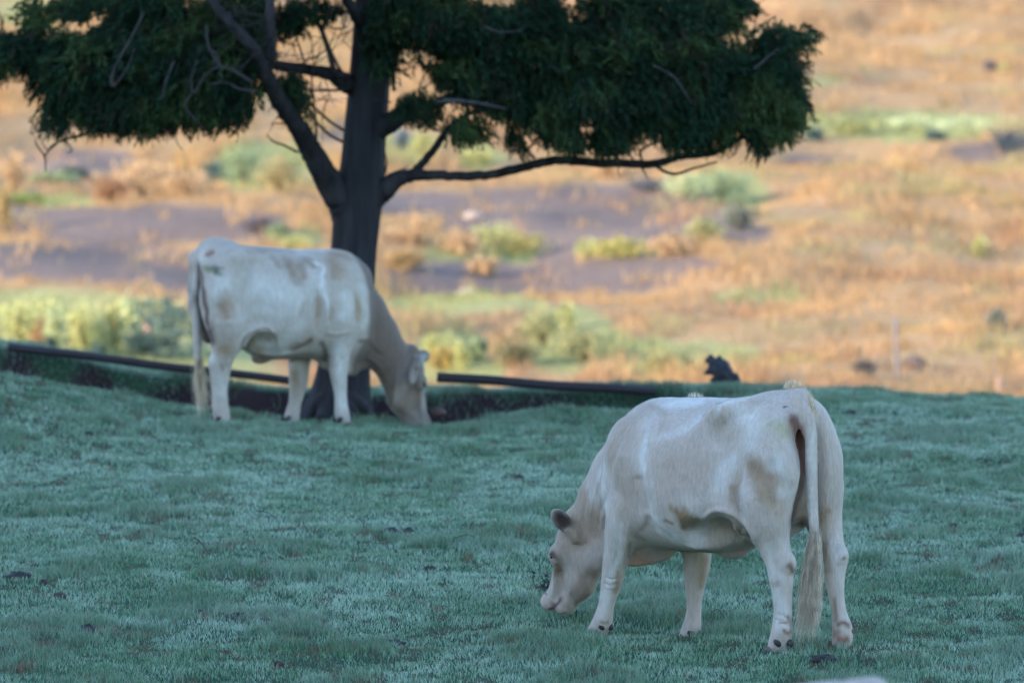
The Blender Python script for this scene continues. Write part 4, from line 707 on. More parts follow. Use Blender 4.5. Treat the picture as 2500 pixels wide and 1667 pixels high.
def make_tree():
    base = TP(770, 945); base[2] = float(land(base[0], 65.2)); root = empty('cypress_tree', base)
    inv = lambda o: setattr(o, 'location', -Vector(base))
    mb = MB()
    # trunk: ridged, flaring into roots
    q = spline([list(TP(a, b)) + [r] for a, b, r in ((768, 972, .30), (772, 940, .27), (782, 890, .225), (795, 800, .195), (805, 680, .183), (812, 580, .178), (820, 490, .182), (826, 440, .190), (833, 380, .170), (840, 300, .162), (846, 220, .160), (852, 130, .158), (857, 40, .155), (862, -60, .150), (860, -250, .13), (868, -500, .10), (860, -800, .06), (865, -1050, .02))], 150)
    n = 44; a = np.linspace(0, 2 * np.pi, n, endpoint=False); V = []
    for p in q:
        fl = np.clip((.55 - (p[2] - base[2])) / .55, 0, 1); rr = p[3] * .95 * (1 + .045 * np.abs(np.sin(a * 8 + 1.8 * np.sin(p[2] * 1.1) + vnoise(71, a, np.full(n, p[2] * .8)))) ** .6 + .07 * vnoise(7, a * 2.2, np.full(n, p[2] * 1.4)) + .035 * vnoise(8, a * 9, np.full(n, p[2] * 3)) + .42 * fl ** 1.5 * (np.abs(np.sin(a * 2.5 + .6)) ** 2))
        V.append(np.stack([p[0] + np.cos(a) * rr, p[1] + np.sin(a) * rr, np.full(n, p[2])], 1))
    m = len(V); i = np.arange(n); j = (i + 1) % n; mb.add(np.concatenate(V), np.concatenate([np.stack([k * n + i, k * n + j, (k + 1) * n + j, (k + 1) * n + i], 1) for k in range(m - 1)]), (.032, .032, .037))
    for X, Y, d in ((700, 968, 65.0), (735, 975, 64.8), (815, 970, 64.9), (850, 958, 65.1)): limb(mb, [(780, 880, 65.1, .07), ((780 + X) / 2, 925, 65.05, .08), (X, Y, d, .05)], 12, 8)
    inv(mb.build('trunk', bark_mat, root))
    # limbs, each a part of its own
    L = [[(800, 500, 65.2, .12), (780, 455, 65.15, .115), (745, 400, 65.05, .10), (715, 345, 65.0, .085), (680, 285, 64.7, .072), (640, 230, 64.4, .066), (612, 170, 64.1, .058), (590, 120, 63.9, .048), (545, 70, 63.8, .040), (500, 20, 63.8, .034), (440, -60, 63.9, .02)],
         [(850, 205, 65.2, .08), (800, 195, 65.1, .075), (760, 170, 65.0, .055), (700, 160, 64.9, .042), (640, 150, 64.8, .038), (600, 150, 64.7, .034), (540, 130, 64.6, .028), (470, 140, 64.4, .02), (380, 130, 64.3, .014)],
         [(850, 460, 65.2, .11), (885, 432, 65.15, .085), (930, 405, 65.1, .055), (1000, 403, 65.0, .038), (1100, 404, 64.95, .036), (1200, 385, 64.9, .036), (1275, 368, 64.85, .036), (1380, 374, 64.8, .034), (1500, 376, 64.75, .032), (1560, 360, 64.7, .030), (1640, 350, 64.7, .026), (1700, 318, 64.7, .020), (1760, 300, 64.7, .012)],
         [(948, 400, 65.1, .032), (975, 370, 65.05, .030), (1010, 325, 65.0, .027), (1035, 290, 65.0, .023), (1090, 255, 65.0, .016), (1160, 230, 65., .01)],
         [(850, 300, 65.2, .10), (890, 285, 65.1, .085), (930, 262, 65.0, .06), (990, 245, 64.9, .045), (1060, 215, 64.8, .038), (1180, 190, 64.7, .032), (1350, 180, 64.6, .026), (1550, 160, 64.6, .018), (1750, 130, 64.6, .01)],
         [(612, 170, 64.1, .042), (624, 110, 63.9, .040), (622, 60, 63.8, .036), (620, 0, 63.8, .034), (630, -150, 64.2, .025)],
         [(860, 60, 65.2, .08), (960, 10, 65., .06), (1120, -40, 64.8, .05), (1320, -80, 64.7, .035), (1600, -60, 64.7, .02)],
         [(850, -150, 65.2, .08), (700, -240, 65.6, .06), (450, -300, 65.9, .04), (200, -320, 66, .02)], [(860, -200, 65.2, .07), (1000, -330, 65.8, .05), (1300, -400, 66.1, .03)],
         [(855, 100, 65.3, .07), (900, 40, 66.0, .05), (1000, -10, 66.8, .03)], [(850, 120, 65.2, .07), (820, 40, 64.4, .05), (760, -60, 63.6, .03)]]
    qs = []
    for l in L:
        mb = MB(); q = limb(mb, l, 14 * len(l) // 2, 10)
        for _ in range(10):
            p = q[rng.integers(int(len(q) * .35), len(q))]; X, Y = to_px(*p[:3])
            if Y < 300: twig(mb, p[:3], rng.normal(0, 1, 3) * [1, .6, .6] + [0, 0, -.1], rng.uniform(.25, .6), .006, 1)
        inv(mb.build('branch', bark_mat, root))
    # bare twigs, read off the picture
    T = [[(796, 175, .016), (770, 165, .02), (752, 110, .018), (735, 60, .016), (722, 10, .013), (715, -40, .008)], [(800, 180, .012), (778, 155, .012), (752, 100, .011), (742, 60, .01), (748, 20, .008), (738, -20, .006)],
         [(790, 300, .012), (762, 282, .011), (725, 250, .01), (705, 225, .008), (690, 200, .004)], [(790, 328, .011), (758, 310, .011), (730, 285, .01), (712, 255, .008), (700, 235, .004)], [(785, 400, .012), (762, 385, .010), (735, 350, .008), (720, 330, .005)], [(785, 415, .012), (760, 395, .009), (745, 380, .005)],
         [(800, 205, .012), (765, 208, .010), (722, 208, .008), (690, 200, .006)], [(725, 330, .013), (726, 290, .010), (722, 245, .008), (716, 180, .007), (720, 140, .005), (712, 70, .003)], [(684, 350, .010), (655, 335, .009), (628, 325, .007), (612, 308, .004)], [(668, 285, .008), (640, 283, .006), (622, 285, .003)],
         [(700, 148, .009), (690, 115, .008), (680, 85, .006)], [(700, 138, .006), (735, 125, .006), (760, 100, .005), (772, 60, .003)], [(800, 62, .006), (770, 66, .005), (735, 60, .004), (700, 40, .003)],
         [(905, 210, .014), (900, 160, .013), (912, 120, .011), (908, 60, .009)], [(885, 400, .009), (888, 372, .007), (884, 345, .004)], [(890, 402, .007), (915, 392, .005), (938, 382, .003)],
         [(1020, 300, .010), (1055, 310, .009), (1100, 325, .007), (1140, 330, .004)], [(1500, 378, .013), (1545, 400, .012), (1600, 385, .009), (1648, 372, .006)], [(1480, 378, .008), (1470, 350, .010), (1500, 330, .009), (1540, 322, .006)], [(1460, 375, .008), (1440, 345, .008), (1440, 322, .006)], [(1380, 372, .010), (1400, 345, .009), (1420, 335, .005)], [(1465, 375, .008), (1480, 395, .006), (1488, 412, .003)], [(1425, 374, .006), (1420, 392, .004), (1424, 405, .002)],
         [(105, 395, .004), (102, 360, .008), (85, 335, .006), (80, 318, .003)], [(102, 360, .006), (120, 335, .008), (150, 320, .010), (190, 310, .012), (230, 290, .014), (300, 250, .016)], [(95, 325, .003), (110, 345, .005), (130, 330, .005)], [(150, 320, .006), (165, 345, .005), (155, 352, .003)], [(400, 305, .005), (408, 330, .004), (420, 345, .002)],
         [(500, 60, .012), (480, 100, .011), (500, 150, .010), (540, 165, .008)], [(430, 200, .007), (450, 160, .009), (440, 110, .008), (480, 60, .007)], [(640, 160, .01), (625, 120, .01), (560, 110, .008)], [(300, 200, .008), (310, 150, .008), (340, 90, .007), (330, 30, .006)], [(900, 235, .006), (870, 232, .010), (850, 228, .012)], [(1000, 205, .010), (1045, 190, .014), (1100, 205, .012), (1180, 235, .008), (1220, 300, .004)], [(960, 270, .008), (1000, 300, .008), (1060, 300, .005), (1090, 270, .004)], [(1170, 290, .006), (1200, 330, .006), (1192, 350, .004)], [(1230, 280, .007), (1245, 320, .006), (1200, 345, .004)],
         [(1690, 320, .01), (1690, 350, .007), (1670, 365, .004)], [(1560, 362, .01), (1600, 340, .009), (1650, 300, .008), (1660, 250, .006)]]
    fr = [[(580, 190, .013), (540, 165, .012), (505, 150, .011), (480, 110, .010), (474, 60, .008)], [(505, 150, .009), (470, 175, .009), (445, 215, .008), (440, 180, .007), (455, 140, .005)], [(480, 110, .009), (500, 130, .009), (510, 180, .006)], [(330, 30, .007), (300, 90, .009), (262, 160, .010), (258, 200, .009), (290, 160, .007), (310, 110, .006)], [(440, 215, .007), (425, 245, .006), (445, 270, .004), (470, 300, .002)], [(590, 210, .010), (550, 205, .009), (520, 190, .007), (480, 195, .005)], [(400, 140, .006), (380, 190, .007), (372, 230, .004)], [(1110, 60, .006), (1150, 75, .007), (1200, 70, .004)], [(1000, 235, .016), (1045, 232, .018), (1100, 238, .014), (1160, 250, .008)], [(1730, 160, .006), (1760, 135, .007), (1790, 110, .004)], [(1500, 150, .006), (1550, 180, .006), (1590, 240, .004)]]
    for t in fr: mb = MB(); limb(mb, [(a, b, 63.85, r) for a, b, r in t], 18, 6, .05, (.055, .050, .054)); inv(mb.build('twig', bark_mat, root))
    for t in T: mb = MB(); limb(mb, [(a, b, 64.8, r) for a, b, r in t], 18, 6, .05, (.040, .035, .036)); inv(mb.build('twig', bark_mat, root))
    for _ in range(16):
        X, Y = rng.uniform(655, 795), rng.uniform(-10, 330); p = TP(X, Y, rng.uniform(64.7, 65.3)); mb = MB(); twig(mb, p, (rng.normal(0, .8), rng.normal(0, .5), rng.uniform(-1, .2)), rng.uniform(.25, .5), .005, 1); inv(mb.build('twig', bark_mat, root))
    # crown: drooping feathery sprays; each mass is given by centre, radii (picture reading), depth and number
    M = [(300, 120, 250, 150, 64.5, .5, 2400), (480, 160, 150, 120, 64.3, .4, 1500), (180, 170, 110, 110, 64.6, .4, 950), (330, 250, 170, 60, 64.5, .4, 1300), (500, 235, 90, 60, 64.5, .35, 600), (20, 120, 60, 65, 64.6, .4, 420), (-90, 100, 110, 90, 64.7, .5, 500), (540, 50, 90, 90, 64.5, .4, 700), (180, 20, 70, 30, 64.6, .3, 200), (90, 45, 40, 50, 64.6, .3, 130), (130, 280, 38, 40, 64.6, .25, 120), (330, 20, 130, 60, 64.6, .4, 500),
         (720, 25, 70, 26, 64.7, .3, 150), (675, 55, 32, 28, 64.8, .3, 80), (672, 205, 34, 28, 64.7, .2, 120), (610, 60, 40, 80, 65.3, .3, 200), (690, 235, 22, 20, 64.7, .2, 35),
         (905, 40, 60, 70, 64.5, .3, 420), (880, 120, 45, 60, 64.6, .2, 210), (1010, 50, 100, 80, 64.5, .4, 800), (1150, 80, 130, 80, 64.5, .5, 1200), (1120, 180, 120, 75, 64.5, .4, 950), (1010, 150, 60, 45, 64.6, .3, 220), (960, 250, 55, 28, 64.7, .25, 150), (1290, 130, 130, 110, 64.5, .5, 1300), (1350, 240, 110, 85, 64.4, .4, 1050), (1300, 310, 60, 34, 64.4, .3, 250), (1450, 120, 130, 100, 64.5, .5, 1250), (1480, 230, 110, 80, 64.4, .4, 900), (1400, 320, 60, 28, 64.4, .3, 200), (1240, 270, 55, 45, 64.5, .3, 260), (1170, 245, 60, 34, 64.5, .3, 170), (1060, 300, 60, 22, 64.6, .25, 110), (1175, 320, 18, 28, 64.6, .15, 28), (1193, 345, 12, 14, 64.6, .1, 12),
         (1600, 110, 110, 110, 64.5, .5, 1100), (1620, 250, 90, 90, 64.5, .4, 850), (1560, 310, 60, 34, 64.5, .3, 240), (1720, 200, 95, 105, 64.6, .4, 1000), (1780, 130, 70, 75, 64.6, .35, 560), (1800, 245, 50, 60, 64.6, .3, 330), (1760, 300, 60, 26, 64.6, .3, 190), (1735, 335, 14, 20, 64.6, .1, 30), (1640, 20, 80, 50, 64.6, .4, 400), (1400, 10, 90, 50, 64.6, .4, 420), (1230, 5, 60, 30, 64.7, .4, 200), (1835, 90, 26, 30, 64.6, .2, 60), (1540, 20, 60, 40, 64.6, .4, 220),
         (860, -330, 900, 220, 65.4, 2.0, 2600), (860, -750, 520, 260, 65.3, 1.6, 1500)]
    P_ = []; SZ = []
    for a, b, rx, ry, d, dd, n in M:
        n = int(n * 1.35) if b > -200 else n
        u = rng.normal(0, 1, (n, 3)); u /= np.linalg.norm(u, axis=1)[:, None]; u *= rng.random((n, 1)) ** (1 / 2.6); u[:, 1] = np.clip(u[:, 1], -1, 1)
        dep = d + u[:, 2] * dd; P_.append(np.stack([(a + u[:, 0] * rx) * 1.06293, (b + u[:, 1] * ry) * 1.06293, dep], 1)); SZ.append(np.full(n, 1.0 if b > -200 else 3.2))
    P_ = np.concatenate(P_); SZ = np.concatenate(SZ)
    # gaps where the slope shows through
    cl = fbm(201, P_[:, 0] / 46, P_[:, 1] / 46, P_[:, 2] / .35, oct=2); gap = fbm(202, P_[:, 0] / 34, P_[:, 1] / 40, P_[:, 2] * 0, oct=2)
    g2 = np.zeros(len(P_)); 
    for a, b, rx, ry in ((30, 40, 55, 45), (190, 60, 60, 22), (240, 30, 30, 20), (925, 150, 18, 50), (960, 170, 22, 22), (345, 155, 10, 14), (270, 95, 12, 10), (1120, 8, 40, 12), (1160, 12, 30, 10), (1350, 5, 30, 8), (1250, 105, 10, 7), (1345, 115, 9, 8), (1735, 70, 10, 14), (1700, 140, 7, 16), (1020, 225, 45, 9), (1090, 212, 40, 12), (990, 140, 22, 18), (930, 60, 10, 10), (1455, 322, 16, 10), (1680, 295, 10, 12), (1150, 305, 16, 20), (1215, 300, 10, 16), (575, 225, 16, 14), (1300, 374, 200, 36), (1470, 358, 90, 34), (1120, 372, 120, 40), (1330, 300, 14, 12), (1560, 215, 10, 12), (1100, 110, 12, 9), (1480, 60, 12, 9), (430, 275, 14, 10), (130, 200, 12, 12)):
        g2 = np.maximum(g2, 1 - np.sqrt(((P_[:, 0] / 1.06293 - a) / rx) ** 2 + ((P_[:, 1] / 1.06293 - b) / ry) ** 2))
    k = ((cl > -.38) & (gap > -.44) & (g2 < .10)) | (SZ > 1.5); P_, SZ, cl = P_[k], SZ[k], cl[k]
    r_ = np.stack([(P_[:, 0] - 1250) * FPX, (833.5 - P_[:, 1]) * FPX], 1); c0, s0 = math.cos(PITCH), math.sin(PITCH)
    dy = c0 + r_[:, 1] * s0; t = P_[:, 2] / dy; pos = np.stack([r_[:, 0] * t, P_[:, 2], CAMZ + (-s0 + r_[:, 1] * c0) * t], 1)
    n = len(pos); K = 13; out = pos[:, [0, 1]] - base[:2]; out /= np.linalg.norm(out, axis=1)[:, None] + .2
    hang = sm((P_[:, 1] / 1.06293 - 120) / 120)[:, None]; ax = np.concatenate([out * rng.uniform(-.1, .8, (n, 1)), -rng.uniform(.2, .7, (n, 1)) - .7 * hang], 1) + rng.normal(0, .26, (n, 3)); ax[:, 2] += (SZ > 1.5) * .6
    ax /= np.linalg.norm(ax, axis=1)[:, None]; Ls = rng.uniform(.09, .19, n) * SZ * (1 + .2 * hang[:, 0]); pos[:, 2] += np.where(SZ < 2, .55 * Ls * np.abs(ax[:, 2]), 0)
    kk = np.tile(np.arange(K), (n, 1)); f = (kk + rng.random((n, K))) / K; side = rng.normal(0, 1, (n, K, 3)); side -= (side * ax[:, None]).sum(2, keepdims=True) * ax[:, None]; side /= np.linalg.norm(side, axis=2, keepdims=True)
    b0 = pos[:, None] + ax[:, None] * (f * Ls[:, None])[..., None]; ld = ax[:, None] * 1.0 + side * .42 + rng.normal(0, .12, (n, K, 3)); ll = (.036 + .034 * rng.random((n, K))) * (1 - .35 * f) * 1.25 * SZ[:, None]
    tip = b0 + ld * ll[..., None]; wv = np.cross(ld, rng.normal(0, 1, (n, K, 3))); wv /= np.linalg.norm(wv, axis=2, keepdims=True) + 1e-6; ww = (.0056 * rng.uniform(.6, 1.4, (n, K)) * SZ[:, None] ** .8)[..., None]
    md = b0 + ld * ll[..., None] * .45; V = np.stack([b0, md + wv * ww, tip, md - wv * ww], 2).reshape(-1, 3)
    base_c = C(.020, .050, .027) * (1 + .5 * cl[:, None]) + rng.normal(0, .004, (n, 1)); ol = sm((fbm(204, P_[:, 0] / 70, P_[:, 1] / 55, P_[:, 2] / .4, oct=3) + .05) / .35)[:, None]; base_c = base_c * (1 - ol) * .8 + C(.052, .085, .030) * ol; brn = rng.random(n) < .05 + .10 * (fbm(203, P_[:, 0] / 60, P_[:, 1] / 60, oct=2) > .25); base_c[brn] = C(.036, .028, .020); base_c = np.clip(base_c, .006, 1)
    col = np.repeat(np.repeat(base_c[:, None], K, 1)[:, :, None], 4, 2) * rng.uniform(.75, 1.3, (n, K, 1, 1))
    inv(mesh_obj('crown', V, np.arange(n * K * 4).reshape(-1, 4), needle_mat, root, col.reshape(-1, 3), smooth=False))
    tag(root, 'dark old cypress with forked trunk and drooping crown behind the farther cow', 'tree')
# ---------------------------------------------------------------- things on the pasture and the bank
pole_mat = attr_mat('weathered pole', .65, .35, 5, .25, .002, 40, (.15, 1, 1))
def pole(A_, B_, r0, r1, label):
    """a long straight pole; A_, B_: picture x, y and depth of the centre line at each end"""
    a, b = TP(*A_), TP(*B_); root = empty('pole', a); t = np.linspace(0, 1, 40)[:, None]; mb = MB()
    p = (b - a) * t; p[:, 2] += .006 * np.sin(t[:, 0] * 9) * np.sin(t[:, 0] * np.pi); tube(mb, p, r0 + (r1 - r0) * t[:, 0], 18, (.034, .029, .037), False, .012)
    mb.build('shaft', pole_mat, root)
    for q, d, r in ((p[0], p[0] - p[1], r0), (p[-1], p[-1] - p[-2], r1)):
        mb = MB(); d = d / np.linalg.norm(d); tube(mb, [q + d * .001, q + d * .004], [r * .985, r * .96], 18, (.05, .035, .035)); mb.build('cut_end', pole_mat, root)
    tag(root, label, 'pole'); return root
pole((20, 797, 67.15), (700, 878, 66.95), .034, .032, 'long dark straight pole lying along the bank on the left, behind the farther cow\'s legs')
pole((1005, 866, 66.95), (1505, 899, 67.1), .040, .036, 'dark straight pole with a square cut end, right of the farther cow\'s muzzle')

dark_mat = attr_mat('charred wood', .7, .35, 22, .35, .01, 60)
def stump():
    c = TP(1658, 872, 68.6); c[2] = float(land(c[0], c[1])) + GRASS_H * .6; Q_ = lambda X, Y: TP(X, Y, 68.6) - c
    G = Field((-.28, -.2, -.12), (.28, .2, .34), .007); R_ = .0037
    for a, b, ra, rb in (((1668, 882), (1662, 858), .085, .075), ((1662, 858), (1648, 846), .075, .062), ((1676, 872), (1662, 840), .055, .045), ((1662, 840), (1650, 820), .040, .020), ((1646, 846), (1636, 832), .055, .036), ((1636, 832), (1634, 822), .036, .026), ((1628, 828), (1640, 826), .022, .022), ((1644, 850), (1622, 856), .042, .018), ((1652, 866), (1640, 872), .04, .03), ((1684, 866), (1686, 880), .04, .05)):
        p, q = Q_(*a), Q_(*b); p[1] += rng.uniform(-.04, .04); q[1] += rng.uniform(-.04, .04); G.cone(p, q, ra, rb, .012)
    V, F_ = G.mesh(); N = vnormals(V, F_); V = V + N * (.020 * fbm(301, *(V * 24).T, oct=3))[:, None]
    o = mesh_obj('stump', V, F_, dark_mat, None, np.tile((.030, .031, .042), (len(V), 1)) * (1 + .5 * fbm(302, *(V * 14).T))[:, None]); o.location = c
    tag(o, 'small jagged blackened stump sticking up on the grassy brow behind the near cow', 'stump')
stump()

def blob(name, c, r, n_, col, mat, seed, rough=.3, flat=1.):
    """a lumpy clod or stone"""
    r = np.broadcast_to(np.array(r, float), (3,)); m, k = 20, 12; a, b = np.meshgrid(np.linspace(0, 2 * np.pi, m, endpoint=False), np.linspace(.02, np.pi - .02, k)); D_ = np.stack([np.cos(a) * np.sin(b), np.sin(a) * np.sin(b), np.cos(b)], 2).reshape(-1, 3)
    s_ = 1 + rough * fbm(seed, *(D_ * n_ + seed).T, oct=3); V = D_ * s_[:, None] * r; i = np.arange(m); j = (i + 1) % m
    Q = np.concatenate([np.stack([q * m + i, (q + 1) * m + i, (q + 1) * m + j, q * m + j], 1) for q in range(k - 1)]); o = mesh_obj(name, V, Q, mat, None, np.tile(col, (len(V), 1)) * (1 + .3 * fbm(seed + 3, *(D_ * 3).T))[:, None]); o.location = c; return o
dung_mat = attr_mat('dung', .6, .35, 40, .3, .004, 120)
# each pat or clod: picture x, y, width in picture px, name for where it lies
PATS = [(545, 1422, 62, 'long dark dung pat in the left foreground, largest of the row'), (508, 1419, 22, 'small dark clod just left of the long foreground dung pat'), (610, 1431, 34, 'flat dark dung pat just right of the long foreground pat'), (460, 1411, 20, 'little dark clod at the left end of the foreground row of dung'), (205, 1453, 44, 'dark hollowed dung pat in a tuft of greener grass at lower left'), (45, 1328, 60, 'dark dung pat at the left edge of the pasture'), (98, 1342, 26, 'narrow dark clod right of the dung pat at the left edge'),
        (15, 1498, 40, 'dark dung pat at the lower left edge of the pasture'), (1890, 1521, 66, 'dark dung pat in the grass below the hind legs of the near cow'), (1335, 1412, 40, 'dark dung pat in the grass under the chin of the near cow'), (1955, 949, 26, 'dark dung pat on the slope right of the near cow\'s rump'), (583, 1196, 24, 'reddish brown clod with a twig, left of the middle of the pasture'), (940, 1222, 26, 'dark clod beside a thin line of droppings left of the near cow\'s head'), (895, 1228, 44, 'thin dark dung smear left of the clod by the near cow\'s head'),
        (985, 1312, 26, 'small dark clod left of the near cow\'s muzzle'), (1242, 1060, 16, 'tiny dark clod in the open pasture above the near cow\'s ear'), (1190, 1100, 24, 'dark low clod near the middle of the pasture'), (905, 1485, 50, 'thin dark dung smear in the foreground left of the near cow\'s front leg'), (138, 1372, 26, 'faint brown clod right of the left edge pat'), (2360 - 15, 1236, 26, 'dark clod at the right edge of the pasture'), (2188, 1212, 22, 'dark clod on the slope right of the near cow\'s hock'), (2150, 1160, 26, 'low dark clod right of the near cow\'s thigh'),
        (520, 1505, 34, 'reddish brown clod at the bottom left of the pasture'), (640, 1530, 26, 'reddish clod at the very bottom of the pasture, left of centre'), (205, 1000, 20, 'small dark clod below the bare bank on the left')]
for k, (X, Y, W_, lab) in enumerate(PATS):
    p = on_land(X, Y + 2, 40.); w_ = W_ * 1.06293 * FPX * p[1] / 2; red = 'brown' in lab or 'reddish' in lab
    n = 1 if W_ < 30 else 2 if W_ < 45 else 3; o = blob('dung_pat' if 'clod' not in lab else 'clod', p + np.array([0, 0, .012]), (w_, w_ * .8, .020 + .010 * (W_ > 40)), 2.2 if n > 1 else 1.3, (.060, .036, .026) if red else (.028, .022, .024), dung_mat, 400 + k, .55)
    tag(o, lab, 'dung' if 'clod' not in lab else 'clod', 'dung pats and clods lying on the pasture')
tag(blob('stone', TP(1008, 948, 63.9), (.060, .045, .036), 1.2, (.085, .042, .038), dung_mat, 480, .25), 'reddish stone lying at the lip of the hollow just right of the farther cow\'s muzzle', 'stone')

# fallen twigs and the dark weed by the near cow's nose
def stick(pts, r, label):
    P_ = [on_land(X, Y, 40.) + [0, 0, .03 + dz] for X, Y, dz in pts]; o_ = np.array(P_[0]); mb = MB(); q = spline(np.array(P_) - o_, 12); tube(mb, q, np.linspace(r, r * .5, 12), 6, (.05, .04, .04), True, .1); o = mb.build('stick', bark_mat); o.location = o_; tag(o, label, 'stick', 'dead twigs lying in the grass')
stick([(446, 1256, .03), (462, 1268, .02), (480, 1285, .0)], .005, 'dark crooked twig lying alone in the left half of the pasture')
stick([(590, 1192, .02), (612, 1197, .02), (636, 1203, .0)], .004, 'thin twig lying beside the reddish brown clod')
stick([(1665, 1440, .01), (1650, 1425, .03), (1632, 1420, .0)], .003, 'thin twig in the grass by the near cow\'s far front hoof')
stick([(2190, 1190, .02), (2205, 1178, .03), (2212, 1170, .05)], .004, 'thin twig standing out of the slope at the right')
stick([(1045, 1255, .02), (1075, 1248, .02), (1100, 1250, .0)], .003, 'faint thin twig lying left of the near cow\'s ear')
def weed():
    p = on_land(1246, 1372, 40.); root = empty('weed', p); mb = MB(); lf = MB()
    for k in range(7):
        d = np.array([rng.normal(0, .13), rng.normal(0, .2), 1.]); L_ = rng.uniform(.07, .19); q = np.array([d * L_ * t + [0.01 * np.sin(t * 6 + k), 0, -.02 * t] for t in np.linspace(0, 1, 7)]); q[:, 0] += rng.uniform(-.03, .03); tube(mb, q, np.linspace(.003, .001, 7), 5, (.03, .03, .03))
        for _ in range(15):
            c = q[rng.integers(2, 7)] + rng.normal(0, .009, 3); a, b = rng.normal(0, .006, (2, 3)); lf.add([c - a, c + b, c + a, c - b], [[0, 1, 2, 3]], np.array((.035, .04, .045)) * rng.uniform(.6, 1.4))
    mb.build('stem', bark_mat, root); lf.build('leaves', needle_mat, root, smooth=False); tag(root, 'dark leafy weed standing in the short grass in front of the near cow\'s nose', 'weed')
weed()

# ---------------------------------------------------------------- the far slope: shrubs, stones, posts
leaf_mat = attr_mat('shrub leaves', .65, .2, 3, .2, transl=.35)
def shrub(X, Y, W_, H_, col, label, cat='shrub', upright=.3, group='shrubs on the sunlit slope', dens=1., stems=True):
    p = on_land(X, Y, 90.); s_ = 1.06293 * FPX * p[1]; w_, h = W_ * s_ / 2, H_ * s_; root = empty('shrub', p); n = int(420 * dens + 240 * min(3, w_ * h * 2))
    u = rng.normal(0, 1, (n, 3)); u /= np.linalg.norm(u, axis=1)[:, None]; u *= rng.random((n, 1)) ** .45
    lump = 1 + .8 * fbm(int(X), *(u * 2.4 + X).T, oct=3); q = (u + rng.normal(0, .10, (n, 3))) * lump[:, None] * [w_, w_ * .8, h * .52] + [0, 0, h * .50]; q[:, 2] = np.maximum(q[:, 2], .02); sz = .045 * rng.uniform(.6, 1.5, (n, 1))
    d = np.stack([rng.normal(0, .6, n), rng.normal(0, .6, n), rng.normal(0, .5, n) + upright * 2], 1); d /= np.linalg.norm(d, axis=1)[:, None]; s2 = np.cross(d, rng.normal(0, 1, (n, 3))); s2 /= np.linalg.norm(s2, axis=1)[:, None]
    V = np.stack([q - d * sz, q + s2 * sz * .45, q + d * sz * 1.3, q - s2 * sz * .45], 1).reshape(-1, 3); c = np.array(col) * rng.uniform(.7, 1.25, (n, 1)) * (1 + .2 * fbm(int(Y), *(u * 2).T))[:, None]
    mesh_obj('leaves', V, np.arange(4 * n).reshape(-1, 4), leaf_mat, root, np.repeat(np.clip(c, .01, .8), 4, 0), smooth=False)
    mb = MB()
    for k in range(5): e = u[k] * [w_, w_, h] * .5 + [0, 0, h * .6]; tube(mb, np.array([[0, 0, -.05], e * .5 + [0, 0, .05], e]), [.02, .014, .006], 5, (.14, .10, .07))
    mb.build('stems', bark_mat, root); return tag(root, label, cat, group)
YG, OR, GR, BG, OL, PG = (.56, .55, .25), (.60, .41, .24), (.32, .39, .22), (.11, .18, .17), (.42, .40, .20), (.58, .62, .36)
